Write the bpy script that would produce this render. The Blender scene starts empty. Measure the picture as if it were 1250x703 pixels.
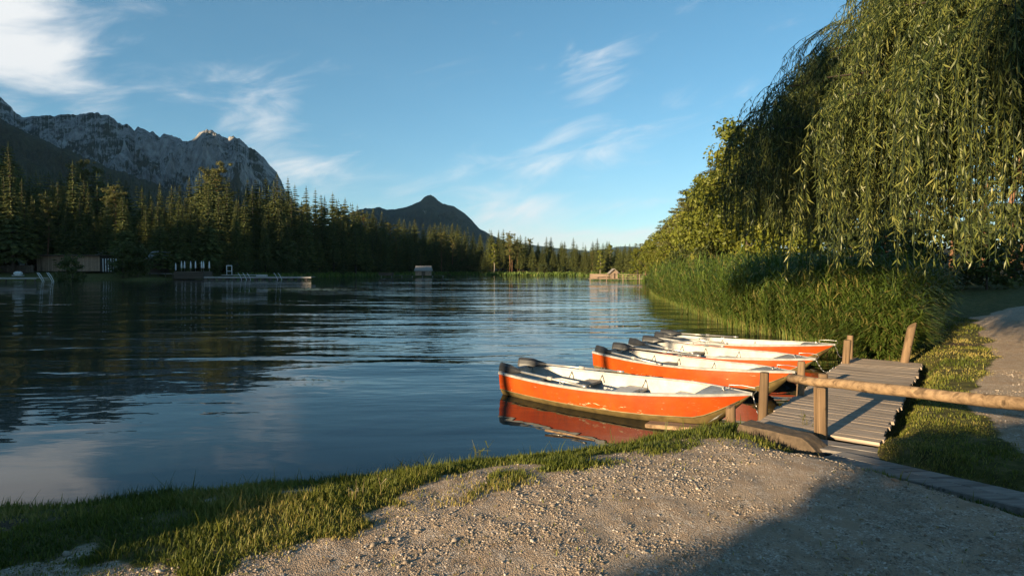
import bpy, math, random
import numpy as np
from mathutils import Vector, Matrix
R_ = math.radians
random.seed(7)
rng = np.random.default_rng(11)
SC = bpy.context.scene
COL = SC.collection

# ------------------------------------------------------------------ camera
CAM_H = 2.2
HAZE = 2.0e-5
PITCH = math.atan(21.5 / 700.0)
cam = bpy.data.cameras.new('camera')
cam.sensor_width = 36.0
cam.lens = 700.0 / 1250.0 * 36.0
cam.clip_start = 0.05
cam.clip_end = 60000
cam_o = bpy.data.objects.new('camera', cam)
COL.objects.link(cam_o)
cam_o.location = (0, 0, CAM_H)
cam_o.rotation_euler = (math.pi / 2 - PITCH, 0, 0)
SC.camera = cam_o

# ------------------------------------------------------------------ sun, sky, exposure
SUN_EL, SUN_ROT = R_(12.0), R_(225.0)
sun_dir = Vector((math.sin(SUN_ROT) * math.cos(SUN_EL), math.cos(SUN_ROT) * math.cos(SUN_EL), math.sin(SUN_EL)))
sl = bpy.data.lights.new('sun', 'SUN')
sl.energy = 5.0
sl.angle = R_(0.5)
sl.color = (1.0, 0.77, 0.47)
sun_o = bpy.data.objects.new('sun', sl)
COL.objects.link(sun_o)
sun_o.rotation_euler = (-sun_dir).to_track_quat('-Z', 'Y').to_euler()
sun_o.location = (-20, -20, 30)

world = bpy.data.worlds.new('World')
SC.world = world
world.use_nodes = True


def build_sky():
    nt = world.node_tree
    N, L = nt.nodes, nt.links
    bg = N['Background']
    sky = N.new('ShaderNodeTexSky')
    sky.sky_type = 'NISHITA'
    sky.sun_disc = False
    sky.sun_elevation = SUN_EL
    sky.sun_rotation = SUN_ROT
    sky.altitude = 900
    sky.air_density = 1.0
    sky.dust_density = 0.35
    sky.ozone_density = 2.6
    tc = N.new('ShaderNodeTexCoord')
    sep = N.new('ShaderNodeSeparateXYZ')
    L.new(tc.outputs['Generated'], sep.inputs[0])

    def math_(op, a, b=None, c=None):
        m = N.new('ShaderNodeMath')
        m.operation = op
        for i, v in enumerate((a, b, c)):
            if v is None:
                continue
            if isinstance(v, (int, float)):
                m.inputs[i].default_value = v
            else:
                L.new(v, m.inputs[i])
        return m.outputs[0]
    X, Y, Z = sep.outputs
    az = math_('ARCTAN2', X, Y)
    el = math_('ARCSINE', Z)
    # wisps drawn out along the horizon, leaning up to the right
    cmb = N.new('ShaderNodeCombineXYZ')
    L.new(math_('MULTIPLY_ADD', el, -0.9, az), cmb.inputs[0])
    L.new(math_('MULTIPLY_ADD', az, -0.30, math_('MULTIPLY', el, 2.6)), cmb.inputs[1])
    wisp = N.new('ShaderNodeTexNoise')
    wisp.inputs['Scale'].default_value = 7.0
    wisp.inputs['Detail'].default_value = 9
    wisp.inputs['Roughness'].default_value = 0.62
    wisp.inputs['Distortion'].default_value = 0.6
    L.new(cmb.outputs[0], wisp.inputs['Vector'])
    w = wisp.outputs['Fac']
    # where the cloud banks lie: azimuth, elevation, half widths, tilt, strength (radians)
    banks = [(-0.735, 0.31, 0.10, 0.085, 0.0, 1.25), (-0.66, 0.25, 0.10, 0.035, -.3, .55),
             (-0.80, 0.42, .12, .06, 0, .55),
             (-0.40, 0.245, 0.075, 0.05, 0.25, .62), (-0.345, 0.165, 0.085, 0.035, 0.0, .85), (-.47, .27, .10, .03, .3, .25),
             (-0.20, 0.13, 0.10, 0.05, 0.0, .42), (-0.01, 0.10, 0.10, 0.035, 0.12, .85), (0.13, 0.055, 0.26, 0.022, 0.02, .75), (.24, .115, .14, .02, .1, .6),
             (0.15, 0.34, 0.07, 0.06, 0.5, .38), (.05, .22, .12, .05, .4, .3), (.3, .25, .14, .04, .3, .32), (0.12, 0.19, 0.12, 0.03, 0.2, .42), (0.0, 0.03, .5, .02, 0, .35),
             (0.9, 0.30, .15, .06, .2, .9), (1.6, 0.22, .2, .05, 0, .8), (-1.5, .25, .2, .06, .1, .9), (-1.1, .16, .14, .04, .1, .7),
             (2.4, .2, .25, .05, 0, .8), (-2.2, .3, .2, .06, 0, .8)]
    tot = None
    for a0, e0, wa, we, tilt, s in banks:
        da = math_('SUBTRACT', az, a0)
        de = math_('MULTIPLY_ADD', da, -tilt, math_('SUBTRACT', el, e0))
        q = math_('ADD', math_('POWER', math_('ABSOLUTE', math_('DIVIDE', da, wa)), 2.0),
                  math_('POWER', math_('ABSOLUTE', math_('DIVIDE', de, we)), 2.0))
        g = math_('MULTIPLY', math_('EXPONENT', math_('MULTIPLY', q, -1.0)), s)
        tot = g if tot is None else math_('ADD', tot, g)
    # faint cirrus everywhere plus the banks
    dens = math_('MULTIPLY_ADD', tot, 0.46, math_('SUBTRACT', w, 0.575))
    mr = N.new('ShaderNodeMapRange')
    mr.interpolation_type = 'SMOOTHSTEP'
    mr.inputs['From Min'].default_value = 0.0
    mr.inputs['From Max'].default_value = 0.50
    mr.inputs['To Max'].default_value = 0.92
    L.new(dens, mr.inputs['Value'])
    mix = N.new('ShaderNodeMix')
    mix.data_type = 'RGBA'
    hs = N.new('ShaderNodeHueSaturation')
    hs.inputs['Saturation'].default_value = 1.16
    hs.inputs['Value'].default_value = 1.0
    hs.inputs['Hue'].default_value = 0.484
    L.new(sky.outputs[0], hs.inputs['Color'])
    L.new(mr.outputs[0], mix.inputs[0])
    L.new(hs.outputs[0], mix.inputs[6])
    mix.inputs[7].default_value = (5.9, 5.85, 5.8, 1)
    L.new(mix.outputs[2], bg.inputs[0])
    bg.inputs[1].default_value = 0.059


build_sky()
vs = SC.view_settings
vs.view_transform = 'Standard'
vs.look = 'None'
vs.gamma = 1
vs.use_curve_mapping = False
vs.exposure = 1.58
SC.cycles.max_bounces = 6
SC.cycles.transparent_max_bounces = 8
SC.cycles.use_denoising = True
SC.cycles.caustics_reflective = False
SC.cycles.caustics_refractive = False

# ------------------------------------------------------------------ helpers: coordinates and noise
CP, SP = math.cos(PITCH), math.sin(PITCH)


def at(px, py, Y):
    """point seen at photograph pixel (px, py) at forward distance Y (metres)"""
    u, v = (px - 625) / 700.0, (351.5 - py) / 700.0
    dy, dz = CP + v * SP, -SP + v * CP
    return Vector((u / dy * Y, Y, CAM_H + dz / dy * Y))


_TAB = np.random.default_rng(5).random((256, 256))


def vnoise(x, y):
    x = np.asarray(x, float); y = np.asarray(y, float)
    xi, yi = np.floor(x).astype(int), np.floor(y).astype(int)
    fx, fy = x - xi, y - yi
    fx = fx * fx * (3 - 2 * fx); fy = fy * fy * (3 - 2 * fy)
    a = _TAB[xi & 255, yi & 255]; b = _TAB[(xi + 1) & 255, yi & 255]
    c = _TAB[xi & 255, (yi + 1) & 255]; d = _TAB[(xi + 1) & 255, (yi + 1) & 255]
    return (a + (b - a) * fx) * (1 - fy) + (c + (d - c) * fx) * fy


def fbm(x, y, oct=4, rough=.5):
    s = 0; a = 1; t = 0
    for i in range(oct):
        c, d = math.cos(.6 + 1.1 * i), math.sin(.6 + 1.1 * i)
        s = s + a * vnoise((x * c - y * d) * 2 ** i + 17.3 * i, (x * d + y * c) * 2 ** i + 9.1 * i); t += a; a *= rough
    return s / t


def ridged(x, y, oct=5, rough=.55):
    s = 0; a = 1; t = 0
    for i in range(oct):
        c, d = math.cos(.4 + .9 * i), math.sin(.4 + .9 * i)
        n = 1 - np.abs(2 * vnoise((x * c - y * d) * 2 ** i + 31.7 * i, (x * d + y * c) * 2 ** i + 3.3 * i) - 1)
        s = s + a * n * n; t += a; a *= rough
    return s / t


def sstep(a, b, x):
    t = np.clip((x - a) / (b - a), 0, 1)
    return t * t * (3 - 2 * t)


# ------------------------------------------------------------------ helpers: objects
def tag(o, label=None, cat=None, group=None, kind=None):
    if label: o['label'] = label
    if cat: o['category'] = cat
    if group: o['group'] = group
    if kind: o['kind'] = kind
    return o


def link(name, data, parent=None):
    o = bpy.data.objects.new(name, data)
    COL.objects.link(o)
    if parent is not None:
        o.parent = parent
    return o


def empty(name, loc=(0, 0, 0), rz=0.0, label=None, cat=None, group=None):
    o = link(name, None)
    o.empty_display_size = 0.3
    o.location = loc
    o.rotation_euler = (0, 0, rz)
    return tag(o, label, cat, group)


def copy_tree(o, parent=None):
    c = o.copy()
    COL.objects.link(c)
    c.parent = parent
    for ch in list(o.children):
        copy_tree(ch, c)
    return c


def np_mesh(name, V, F, mats, rnd=None, smooth=False, midx=None):
    """mesh from arrays; F is (n, k) with one polygon size"""
    me = bpy.data.meshes.new(name)
    V = np.ascontiguousarray(V, np.float32); F = np.ascontiguousarray(F, np.int32)
    nf, k = F.shape
    me.vertices.add(len(V)); me.vertices.foreach_set('co', V.ravel())
    me.loops.add(nf * k); me.loops.foreach_set('vertex_index', F.ravel())
    me.polygons.add(nf)
    me.polygons.foreach_set('loop_start', np.arange(0, nf * k, k, dtype=np.int32))
    me.polygons.foreach_set('loop_total', np.full(nf, k, np.int32))
    if smooth:
        me.polygons.foreach_set('use_smooth', np.ones(nf, bool))
    if midx is not None:
        me.polygons.foreach_set('material_index', np.ascontiguousarray(midx, np.int32))
    for m in (mats if isinstance(mats, (list, tuple)) else [mats]):
        me.materials.append(m)
    if rnd is not None:
        for an, av in (rnd.items() if isinstance(rnd, dict) else [('rnd', rnd)]):
            a = me.attributes.new(an, 'FLOAT', 'POINT')
            a.data.foreach_set('value', np.ascontiguousarray(av, np.float32))
    me.update(calc_edges=True)
    return me


def rep(tv, tf, Rm, T):
    """copies of a template: Rm (n,3,3), T (n,3)"""
    n, v = len(T), len(tv)
    V = np.einsum('nij,vj->nvi', Rm, tv) + T[:, None, :]
    F = tf[None] + (np.arange(n) * v)[:, None, None]
    return V.reshape(-1, 3), F.reshape(-1, tf.shape[1])


def rotz(a, s=1.0, sz=None):
    a = np.asarray(a, float); n = len(a)
    s = np.broadcast_to(s, (n,)); sz = s if sz is None else np.broadcast_to(sz, (n,))
    M = np.zeros((n, 3, 3))
    M[:, 0, 0] = np.cos(a) * s; M[:, 0, 1] = -np.sin(a) * s
    M[:, 1, 0] = np.sin(a) * s; M[:, 1, 1] = np.cos(a) * s; M[:, 2, 2] = sz
    return M


def lean(M, ax, ay):
    """shear by lean so that tips move by ax, ay per unit height"""
    S = np.tile(np.eye(3), (len(M), 1, 1)); S[:, 0, 2] = ax; S[:, 1, 2] = ay
    return S @ M


class MB:
    """collects boxes, tubes and prisms; build() links them as one mesh"""
    def __init__(s):
        s.v, s.f, s.m, s.sm = [], [], [], []

    def add(s, vs, fs, mi=0, smooth=False):
        b = len(s.v)
        s.v += [tuple(p) for p in vs]
        s.f += [tuple(i + b for i in f) for f in fs]
        s.m += [mi] * len(fs); s.sm += [smooth] * len(fs)
        return s

    def box(s, c, d, rz=0, bev=0.0, mi=0, M=None):
        x, y, z = d[0] / 2, d[1] / 2, d[2] / 2
        b = min(bev, x * .9, y * .9, z * .9)
        if b <= 0:
            vs = [(sx * x, sy * y, sz * z) for sz in (-1, 1) for sy in (-1, 1) for sx in (-1, 1)]
            fs = [(0, 2, 3, 1), (4, 5, 7, 6), (0, 1, 5, 4), (2, 6, 7, 3), (0, 4, 6, 2), (1, 3, 7, 5)]
        else:
            prof = [(-x + b, -y), (x - b, -y), (x, -y + b), (x, y - b), (x - b, y), (-x + b, y), (-x, y - b), (-x, -y + b)]
            vs = []
            for zz, k in ((-z, b), (-z + b, 0), (z - b, 0), (z, b)):
                for (px, py) in prof:
                    vs.append((px - math.copysign(min(k, abs(px)), px), py - math.copysign(min(k, abs(py)), py), zz))
            fs = [tuple(range(7, -1, -1)), tuple(range(24, 32))]
            for l in range(3):
                for i in range(8):
                    j = (i + 1) % 8
                    fs.append((l * 8 + i, l * 8 + j, l * 8 + 8 + j, l * 8 + 8 + i))
        Q = M if M is not None else Matrix.Translation(c) @ Matrix.Rotation(rz, 4, 'Z')
        if M is not None:
            Q = Matrix.Translation(c) @ M
        return s.add([Q @ Vector(p) for p in vs], fs, mi)

    def tube(s, pts, rad, n=8, mi=0, cap=True, smooth=True, wob=0.0):
        pts = [Vector(p) for p in pts]
        k = len(pts)
        rs = rad if isinstance(rad, (list, tuple)) else [rad] * k
        vs, fs = [], []
        for i, p in enumerate(pts):
            d = (pts[min(i + 1, k - 1)] - pts[max(i - 1, 0)]).normalized()
            u = d.cross(Vector((0, 0, 1)))
            if u.length < 1e-3: u = Vector((1, 0, 0))
            if abs(d.z) > .9: u = Vector((1, 0, 0)) - d * d.x
            u.normalize(); w = d.cross(u)
            for j in range(n):
                a = 2 * math.pi * j / n
                r = rs[i] * (1 + (random.uniform(-wob, wob) if wob else 0))
                vs.append(p + (u * math.cos(a) + w * math.sin(a)) * r)
        for i in range(k - 1):
            for j in range(n):
                fs.append((i * n + j, i * n + (j + 1) % n, (i + 1) * n + (j + 1) % n, (i + 1) * n + j))
        s.add(vs, fs, mi, smooth)
        if cap:
            b = len(s.v) - len(vs)
            s.f += [tuple(b + j for j in range(n))[::-1], tuple(b + (k - 1) * n + j for j in range(n))]
            s.m += [mi, mi]; s.sm += [False, False]
        return s

    def mesh(s, name, mats):
        me = bpy.data.meshes.new(name)
        me.from_pydata([tuple(p) for p in s.v], [], s.f)
        for m in (mats if isinstance(mats, (list, tuple)) else [mats]):
            me.materials.append(m)
        me.polygons.foreach_set('material_index', s.m)
        me.polygons.foreach_set('use_smooth', s.sm)
        me.update()
        return me

    def build(s, name, mats, parent=None, loc=(0, 0, 0), rz=0):
        o = link(name, s.mesh(name, mats), parent)
        o.location = loc
        o.rotation_euler = (0, 0, rz)
        return o


# ------------------------------------------------------------------ materials
class NT:
    def __init__(s, name):
        s.m = bpy.data.materials.new(name); s.m.use_nodes = True
        s.n, s.l = s.m.node_tree.nodes, s.m.node_tree.links
        s.b = s.n['Principled BSDF']; s.o = s.n['Material Output']

    def val(s, sock, v):
        if v is None: return
        if isinstance(v, (int, float)): sock.default_value = v
        elif isinstance(v, (tuple, list)): sock.default_value = v if len(v) != 3 or sock.type != 'RGBA' else (*v, 1)
        else: s.l.new(v, sock)

    def math(s, op, a, b=None, c=None):
        m = s.n.new('ShaderNodeMath'); m.operation = op
        for i, v in enumerate((a, b, c)): s.val(m.inputs[i], v)
        return m.outputs[0]

    def coord(s, kind='Object', scale=(1, 1, 1)):
        if kind == 'World':
            g = s.n.new('ShaderNodeNewGeometry'); src = g.outputs['Position']
        else:
            g = s.n.new('ShaderNodeTexCoord'); src = g.outputs[kind]
        mp = s.n.new('ShaderNodeMapping'); mp.inputs['Scale'].default_value = scale
        s.l.new(src, mp.inputs[0]); return mp.outputs[0]

    def noise(s, vec, scale=5, detail=4, rough=.55, dist=0, col=False):
        t = s.n.new('ShaderNodeTexNoise'); s.l.new(vec, t.inputs['Vector'])
        t.inputs['Scale'].default_value = scale; t.inputs['Detail'].default_value = detail
        t.inputs['Roughness'].default_value = rough; t.inputs['Distortion'].default_value = dist
        return t.outputs['Color' if col else 'Fac']

    def voro(s, vec, scale=5, out='Distance', feat='F1'):
        t = s.n.new('ShaderNodeTexVoronoi'); t.feature = feat
        s.l.new(vec, t.inputs['Vector']); t.inputs['Scale'].default_value = scale
        return t.outputs[out]

    def ramp(s, fac, stops):
        r = s.n.new('ShaderNodeValToRGB'); e = r.color_ramp.elements
        while len(e) < len(stops): e.new(.5)
        for i, (p, c) in enumerate(stops):
            e[i].position = p; e[i].color = (*c, 1) if len(c) == 3 else c
        s.val(r.inputs[0], fac); return r.outputs[0]

    def mix(s, fac, a, b, mode='MIX'):
        m = s.n.new('ShaderNodeMix'); m.data_type = 'RGBA'; m.blend_type = mode
        s.val(m.inputs[0], fac)
        for k, v in ((6, a), (7, b)): s.val(m.inputs[k], (*v, 1) if isinstance(v, tuple) and len(v) == 3 else v)
        return m.outputs[2]

    def smooth(s, v, a, b):
        m = s.n.new('ShaderNodeMapRange'); m.interpolation_type = 'SMOOTHSTEP'
        s.val(m.inputs[0], v); m.inputs[1].default_value = a; m.inputs[2].default_value = b
        return m.outputs[0]

    def attr(s, name, out='Fac'):
        a = s.n.new('ShaderNodeAttribute'); a.attribute_name = name; return a.outputs[out]

    def orand(s):
        return s.n.new('ShaderNodeObjectInfo').outputs['Random']

    def bump(s, h, strength=.3, dist=.02):
        b = s.n.new('ShaderNodeBump'); b.inputs['Strength'].default_value = strength; b.inputs['Distance'].default_value = dist
        s.val(b.inputs['Height'], h); s.l.new(b.outputs[0], s.b.inputs['Normal']); return b

    def done(s, col, rough=.7, spec=None, metal=None):
        s.val(s.b.inputs['Base Color'], (*col, 1) if isinstance(col, tuple) and len(col) == 3 else col)
        s.val(s.b.inputs['Roughness'], rough)
        if spec is not None: s.val(s.b.inputs['Specular IOR Level'], spec)
        if metal is not None: s.val(s.b.inputs['Metallic'], metal)
        return s.m


def m_plain(name, c1, c2=None, rough=.6, scale=6, bump=.0, metal=None, spec=None, stretch=(1, 1, 1), var=0.0):
    t = NT(name); v = t.coord('Object', stretch)
    c2 = c2 or tuple(x * .75 for x in c1)
    n = t.noise(v, scale, 5, .6)
    col = t.ramp(n, [(.3, c2), (.7, c1)])
    if var:
        k = t.math('MULTIPLY_ADD', t.orand(), var * 2, 1 - var)
        cm = t.n.new('ShaderNodeCombineColor')
        for i in range(3): t.l.new(k, cm.inputs[i])
        col = t.mix(1.0, col, cm.outputs[0], 'MULTIPLY')
    if bump: t.bump(n, bump, .01)
    return t.done(col, rough, spec, metal)


def m_wood(name, c1, c2, axis=0, rough=.75, var=.18, grain=22, stain=None):
    t = NT(name)
    sc = [grain, grain, grain]; sc[axis] = grain * .05
    v = t.coord('Object', tuple(sc))
    off = t.n.new('ShaderNodeVectorMath'); off.operation = 'ADD'
    t.l.new(v, off.inputs[0]); cm = t.n.new('ShaderNodeCombineXYZ')
    r = t.math('MULTIPLY', t.orand(), 53.0)
    for i in range(3): t.l.new(r, cm.inputs[i])
    t.l.new(cm.outputs[0], off.inputs[1])
    g = t.noise(off.outputs[0], 1.0, 6, .65, .4)
    big = t.noise(t.coord('World', (1, 1, 1)), 2.3, 4, .6)
    col = t.ramp(g, [(.28, c2), (.5, tuple((a + b) / 2 for a, b in zip(c1, c2))), (.72, c1)])
    k = t.math('MULTIPLY_ADD', t.orand(), var * 2, 1 - var)
    k = t.math('MULTIPLY', k, t.math('MULTIPLY_ADD', big, .5, .75))
    cc = t.n.new('ShaderNodeCombineColor')
    for i in range(3): t.l.new(k, cc.inputs[i])
    col = t.mix(1.0, col, cc.outputs[0], 'MULTIPLY')
    if stain:
        col = t.mix(t.smooth(big, .55, .72), col, stain)
    sc2 = [grain * .55] * 3; sc2[axis] = grain * .018
    vv = t.n.new('ShaderNodeVectorMath'); vv.operation = 'ADD'
    t.l.new(t.coord('Object', tuple(sc2)), vv.inputs[0]); t.l.new(cm.outputs[0], vv.inputs[1])
    ck = t.smooth(t.noise(vv.outputs[0], 1.0, 3, .5, .6), .385, .345)
    col = t.mix(t.math('MULTIPLY', ck, .5), col, tuple(x * .28 for x in c2))
    kn = t.smooth(t.voro(t.coord('Object', (1, 1, 1)), 3.1), .10, .03)
    col = t.mix(t.math('MULTIPLY', kn, .6), col, tuple(x * .45 for x in c2))
    t.bump(t.math('SUBTRACT', g, ck), .6, .008)
    return t.done(col, rough, .25)


def m_leaf(name, c1, c2, c3=None, trans=.35, rough=.5, use='rnd', ov=.18):
    t = NT(name)
    f = t.attr('rnd') if use == 'rnd' else t.orand()
    col = t.ramp(f, [(0.0, c1), (.55, c2), (1.0, c3 or c2)])
    k = t.math('MULTIPLY_ADD', t.orand(), ov * 2, 1 - ov)
    cc = t.n.new('ShaderNodeCombineColor')
    for i in range(3): t.l.new(k, cc.inputs[i])
    col = t.mix(1.0, col, cc.outputs[0], 'MULTIPLY')
    t.done(col, rough, .3)
    if trans:
        tr = t.n.new('ShaderNodeBsdfTranslucent'); t.l.new(col, tr.inputs[0])
        ms = t.n.new('ShaderNodeMixShader'); ms.inputs[0].default_value = trans
        t.l.new(t.b.outputs[0], ms.inputs[1]); t.l.new(tr.outputs[0], ms.inputs[2])
        t.l.new(ms.outputs[0], t.o.inputs[0])
    return t.m


def m_water():
    t = NT('water_surface')
    v = t.coord('World')
    # long lazy ripples from the left, smaller cross ripples, calm patches between them
    d = t.n.new('ShaderNodeMapping'); d.inputs['Rotation'].default_value = (0, 0, R_(8)); d.inputs['Scale'].default_value = (.30, 1.0, 1)
    t.l.new(v, d.inputs[0])
    a = t.noise(d.outputs[0], .62, 3, .42, .4)
    d2 = t.n.new('ShaderNodeMapping'); d2.inputs['Rotation'].default_value = (0, 0, R_(-22)); d2.inputs['Scale'].default_value = (.45, 1.0, 1)
    t.l.new(v, d2.inputs[0])
    b = t.noise(d2.outputs[0], 3.4, 2, .5, .2)
    patch = t.smooth(t.noise(t.coord('World', (.55, 1.2, 1)), .055, 3, .55), .40, .62)
    gg = t.n.new('ShaderNodeSeparateXYZ'); t.l.new(v, gg.inputs[0])
    far = t.smooth(gg.outputs[1], 5.0, 13.0)
    amp = t.math('MULTIPLY', t.math('MULTIPLY_ADD', patch, .65, .35), t.math('MULTIPLY_ADD', far, .85, .15))
    h = t.math('MULTIPLY_ADD', b, .11, a)
    h = t.math('MULTIPLY', h, amp)
    bp = t.bump(h, 1.0, .16)
    t.done((.003, .010, .014), .015, .42)
    t.b.inputs['IOR'].default_value = 1.333
    return t.m


def m_ground():
    t = NT('ground_soil')
    v = t.coord('World')
    gr, gv, lawn = t.attr('grass'), t.attr('gravel'), t.attr('forest')
    n1 = t.noise(v, 2.2, 6, .65); n2 = t.noise(v, 38, 5, .7); n3 = t.noise(v, 9, 4, .6)
    vo = t.n.new('ShaderNodeTexVoronoi'); vo.inputs['Scale'].default_value = 95; t.l.new(v, vo.inputs['Vector'])
    vo2 = t.n.new('ShaderNodeTexVoronoi'); vo2.inputs['Scale'].default_value = 140; t.l.new(v, vo2.inputs['Vector'])
    hsv = t.n.new('ShaderNodeSeparateColor'); t.l.new(vo.outputs['Color'], hsv.inputs[0])
    stones = t.ramp(hsv.outputs[0], [(0, (.23, .17, .125)), (.5, (.42, .33, .25)), (.85, (.52, .43, .35)), (1, (.64, .57, .50))])
    dust = t.ramp(n1, [(.3, (.29, .205, .14)), (.7, (.44, .33, .235))])
    gravel = t.mix(t.smooth(t.math('ADD', n3, t.math('MULTIPLY', n2, .5)), .60, .88), stones, dust)
    soil = t.ramp(n2, [(.3, (.045, .032, .02)), (.7, (.12, .085, .055))])
    green = t.ramp(t.noise(v, 5, 5, .7), [(.32, (.045, .042, .016)), (.5, (.085, .085, .022)), (.72, (.20, .155, .075))])
    wood = t.ramp(n1, [(.3, (.018, .02, .009)), (.7, (.05, .045, .022))])
    edge = t.math('ADD', gv, t.math('MULTIPLY', t.math('SUBTRACT', n3, .5), .55))
    c = t.mix(t.smooth(edge, .38, .62), soil, gravel)
    e2 = t.math('ADD', gr, t.math('MULTIPLY', t.math('SUBTRACT', n3, .5), .6))
    c = t.mix(t.smooth(e2, .42, .68), c, green)
    c = t.mix(lawn, c, wood)
    h = t.math('ADD', t.math('MULTIPLY', t.math('SUBTRACT', 1.0, vo.outputs['Distance']), .6),
               t.math('ADD', t.math('MULTIPLY', n2, .5), t.math('MULTIPLY', vo2.outputs['Distance'], -.3)))
    t.bump(h, 1.0, .016)
    return t.done(c, .95, .15)


def m_rock():
    t = NT('mountain_rock')
    v = t.coord('World')
    g = t.n.new('ShaderNodeNewGeometry')
    sp = t.n.new('ShaderNodeSeparateXYZ'); t.l.new(g.outputs['True Normal'], sp.inputs[0])
    n = t.noise(v, .011, 7, .68); n2 = t.noise(t.coord('World', (1, 1, .35)), .03, 7, .72)
    rock = t.ramp(n2, [(.30, (.06, .06, .062)), (.5, (.25, .245, .24)), (.70, (.46, .445, .42))])
    wood = t.ramp(t.math('MULTIPLY_ADD', t.noise(v, .13, 4, .7), .6, t.math('MULTIPLY', n, .5)), [(.35, (.008, .014, .009)), (.72, (.042, .058, .026))])
    f = t.math('ADD', t.attr('rock'), t.math('MULTIPLY', t.math('SUBTRACT', n, .5), 1.5))
    f = t.math('ADD', f, t.math('MULTIPLY', t.math('SUBTRACT', .55, sp.outputs[2]), .9))
    c = t.mix(t.smooth(f, .42, .60), wood, rock)
    t.bump(n2, 1.0, 22.0)
    return t.done(c, .95, .1)


def m_boat_paint():
    t = NT('boat_orange_paint')
    v = t.coord('Object'); sp = t.n.new('ShaderNodeSeparateXYZ'); t.l.new(v, sp.inputs[0])
    rr = t.math('MULTIPLY', t.orand(), 40.0); cx = t.n.new('ShaderNodeCombineXYZ')
    for k_ in range(3): t.l.new(rr, cx.inputs[k_])

    def own(vec):
        a_ = t.n.new('ShaderNodeVectorMath'); a_.operation = 'ADD'
        t.l.new(vec, a_.inputs[0]); t.l.new(cx.outputs[0], a_.inputs[1]); return a_.outputs[0]
    n = t.noise(own(t.coord('Object', (.5, 1, 2.2))), 9, 7, .72); n2 = t.noise(own(v), 3, 4, .6)
    base = t.ramp(n2, [(.3, (.38, .046, .005)), (.7, (.50, .076, .007))])
    low = t.smooth(sp.outputs[2], .26, .10)
    amid = t.math('MULTIPLY', t.smooth(sp.outputs[0], .6, 1.9), t.smooth(sp.outputs[0], 3.5, 2.6))
    chips = t.smooth(t.math('ADD', n, t.math('MULTIPLY', t.math('MULTIPLY', low, amid), .13)), .665, .70)
    c = t.mix(chips, base, (.62, .50, .30))
    scr = t.smooth(t.noise(own(t.coord('Object', (.4, 1, 9))), 14, 5, .7), .62, .72)
    c = t.mix(t.math('MULTIPLY', scr, .5), c, (.62, .30, .12))
    grime = t.math('MULTIPLY', t.smooth(t.noise(own(t.coord('Object', (5, 5, .5))), 3, 5, .7), .48, .72), t.smooth(sp.outputs[2], .42, .14))
    c = t.mix(t.math('MULTIPLY', grime, .55), c, (.17, .055, .018))
    t.bump(n2, .15, .02)
    return t.done(c, t.math('MULTIPLY_ADD', n, .3, .25), .4)


MT = {}
MT['water'] = m_water()
MT['ground'] = m_ground()
MT['rock'] = m_rock()
MT['orange'] = m_boat_paint()
MT['olive'] = m_plain('boat_bottom_paint', (.26, .185, .07), (.12, .085, .035), .5, 7)
MT['white'] = m_plain('boat_white_paint', (.54, .52, .49), (.36, .335, .30), .55, 4, .1)
MT['rim'] = m_plain('boat_rim', (.42, .42, .41), (.25, .245, .235), .45, 9)
MT['floor'] = m_wood('boat_floor_boards', (.34, .30, .26), (.18, .16, .14), 0)
MT['black'] = m_plain('oar_black', (.022, .024, .028), (.012, .013, .016), .45, 9)
MT['alu'] = m_plain('oar_alloy', (.58, .56, .52), (.42, .40, .37), .35, 12, 0, .6)
MT['steel'] = m_plain('galvanised_steel', (.45, .45, .45), (.25, .25, .25), .4, 14, 0, .8)
MT['plank'] = m_wood('weathered_plank', (.45, .36, .285), (.25, .195, .15), 0, .8, .14, 26)
MT['sleeper'] = m_wood('grey_plank', (.30, .27, .245), (.15, .13, .115), 0, .85, .1, 20)
MT['post'] = m_wood('round_post', (.24, .155, .088), (.085, .055, .032), 2, .8, .2, 16)
MT['rail'] = m_wood('barked_rail', (.40, .27, .155), (.10, .062, .036), 0, .75, .1, 16)
MT['stone'] = m_plain('kerb_stone', (.13, .092, .06), (.05, .036, .024), .95, 14, 1.0)
MT['bark'] = m_plain('bark_dark', (.085, .062, .045), (.035, .026, .02), .95, 5, .6, stretch=(3, 3, .6))
MT['pinebark'] = m_plain('bark_pine', (.26, .13, .065), (.10, .055, .032), .9, 3, .5, stretch=(3, 3, .7))
MT['birch'] = m_plain('bark_pale', (.42, .36, .27), (.16, .13, .10), .85, 2, .2, stretch=(1, 1, 3))
MT['spruce'] = m_leaf('spruce_needles', (.022, .034, .012), (.082, .098, .026), (.20, .185, .046), .12, .7)
MT['pine'] = m_leaf('pine_needles', (.045, .055, .017), (.105, .112, .030), (.18, .165, .048), .18, .65)
MT['broad'] = m_leaf('broad_leaves', (.06, .085, .014), (.15, .175, .024), (.25, .25, .042), .4, .5)
MT['shrub'] = m_leaf('shrub_leaves', (.022, .038, .012), (.05, .068, .018), (.09, .10, .026), .3, .6)
MT['willow'] = m_leaf('willow_leaves', (.036, .058, .018), (.14, .165, .040), (.29, .28, .08), .3, .4)
MT['reed'] = m_leaf('reed_leaves', (.04, .078, .014), (.115, .168, .027), (.27, .22, .07), .28, .55)
MT['grass'] = m_leaf('grass_blades', (.05, .075, .012), (.15, .165, .024), (.36, .28, .09), .35, .55)
MT['dry'] = m_leaf('dry_stalks', (.24, .18, .075), (.36, .28, .13), (.48, .40, .22), .2, .6)
MT['pebble'] = m_leaf('pebbles', (.20, .155, .115), (.37, .30, .235), (.60, .53, .46), 0, .9)
MT['shedwood'] = m_wood('shed_boards', (.34, .24, .17), (.20, .14, .10), 2, .8, .12, 4)
MT['darkwood'] = m_wood('dark_wood', (.11, .085, .065), (.05, .04, .032), 0, .85, .1, 5)
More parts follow.
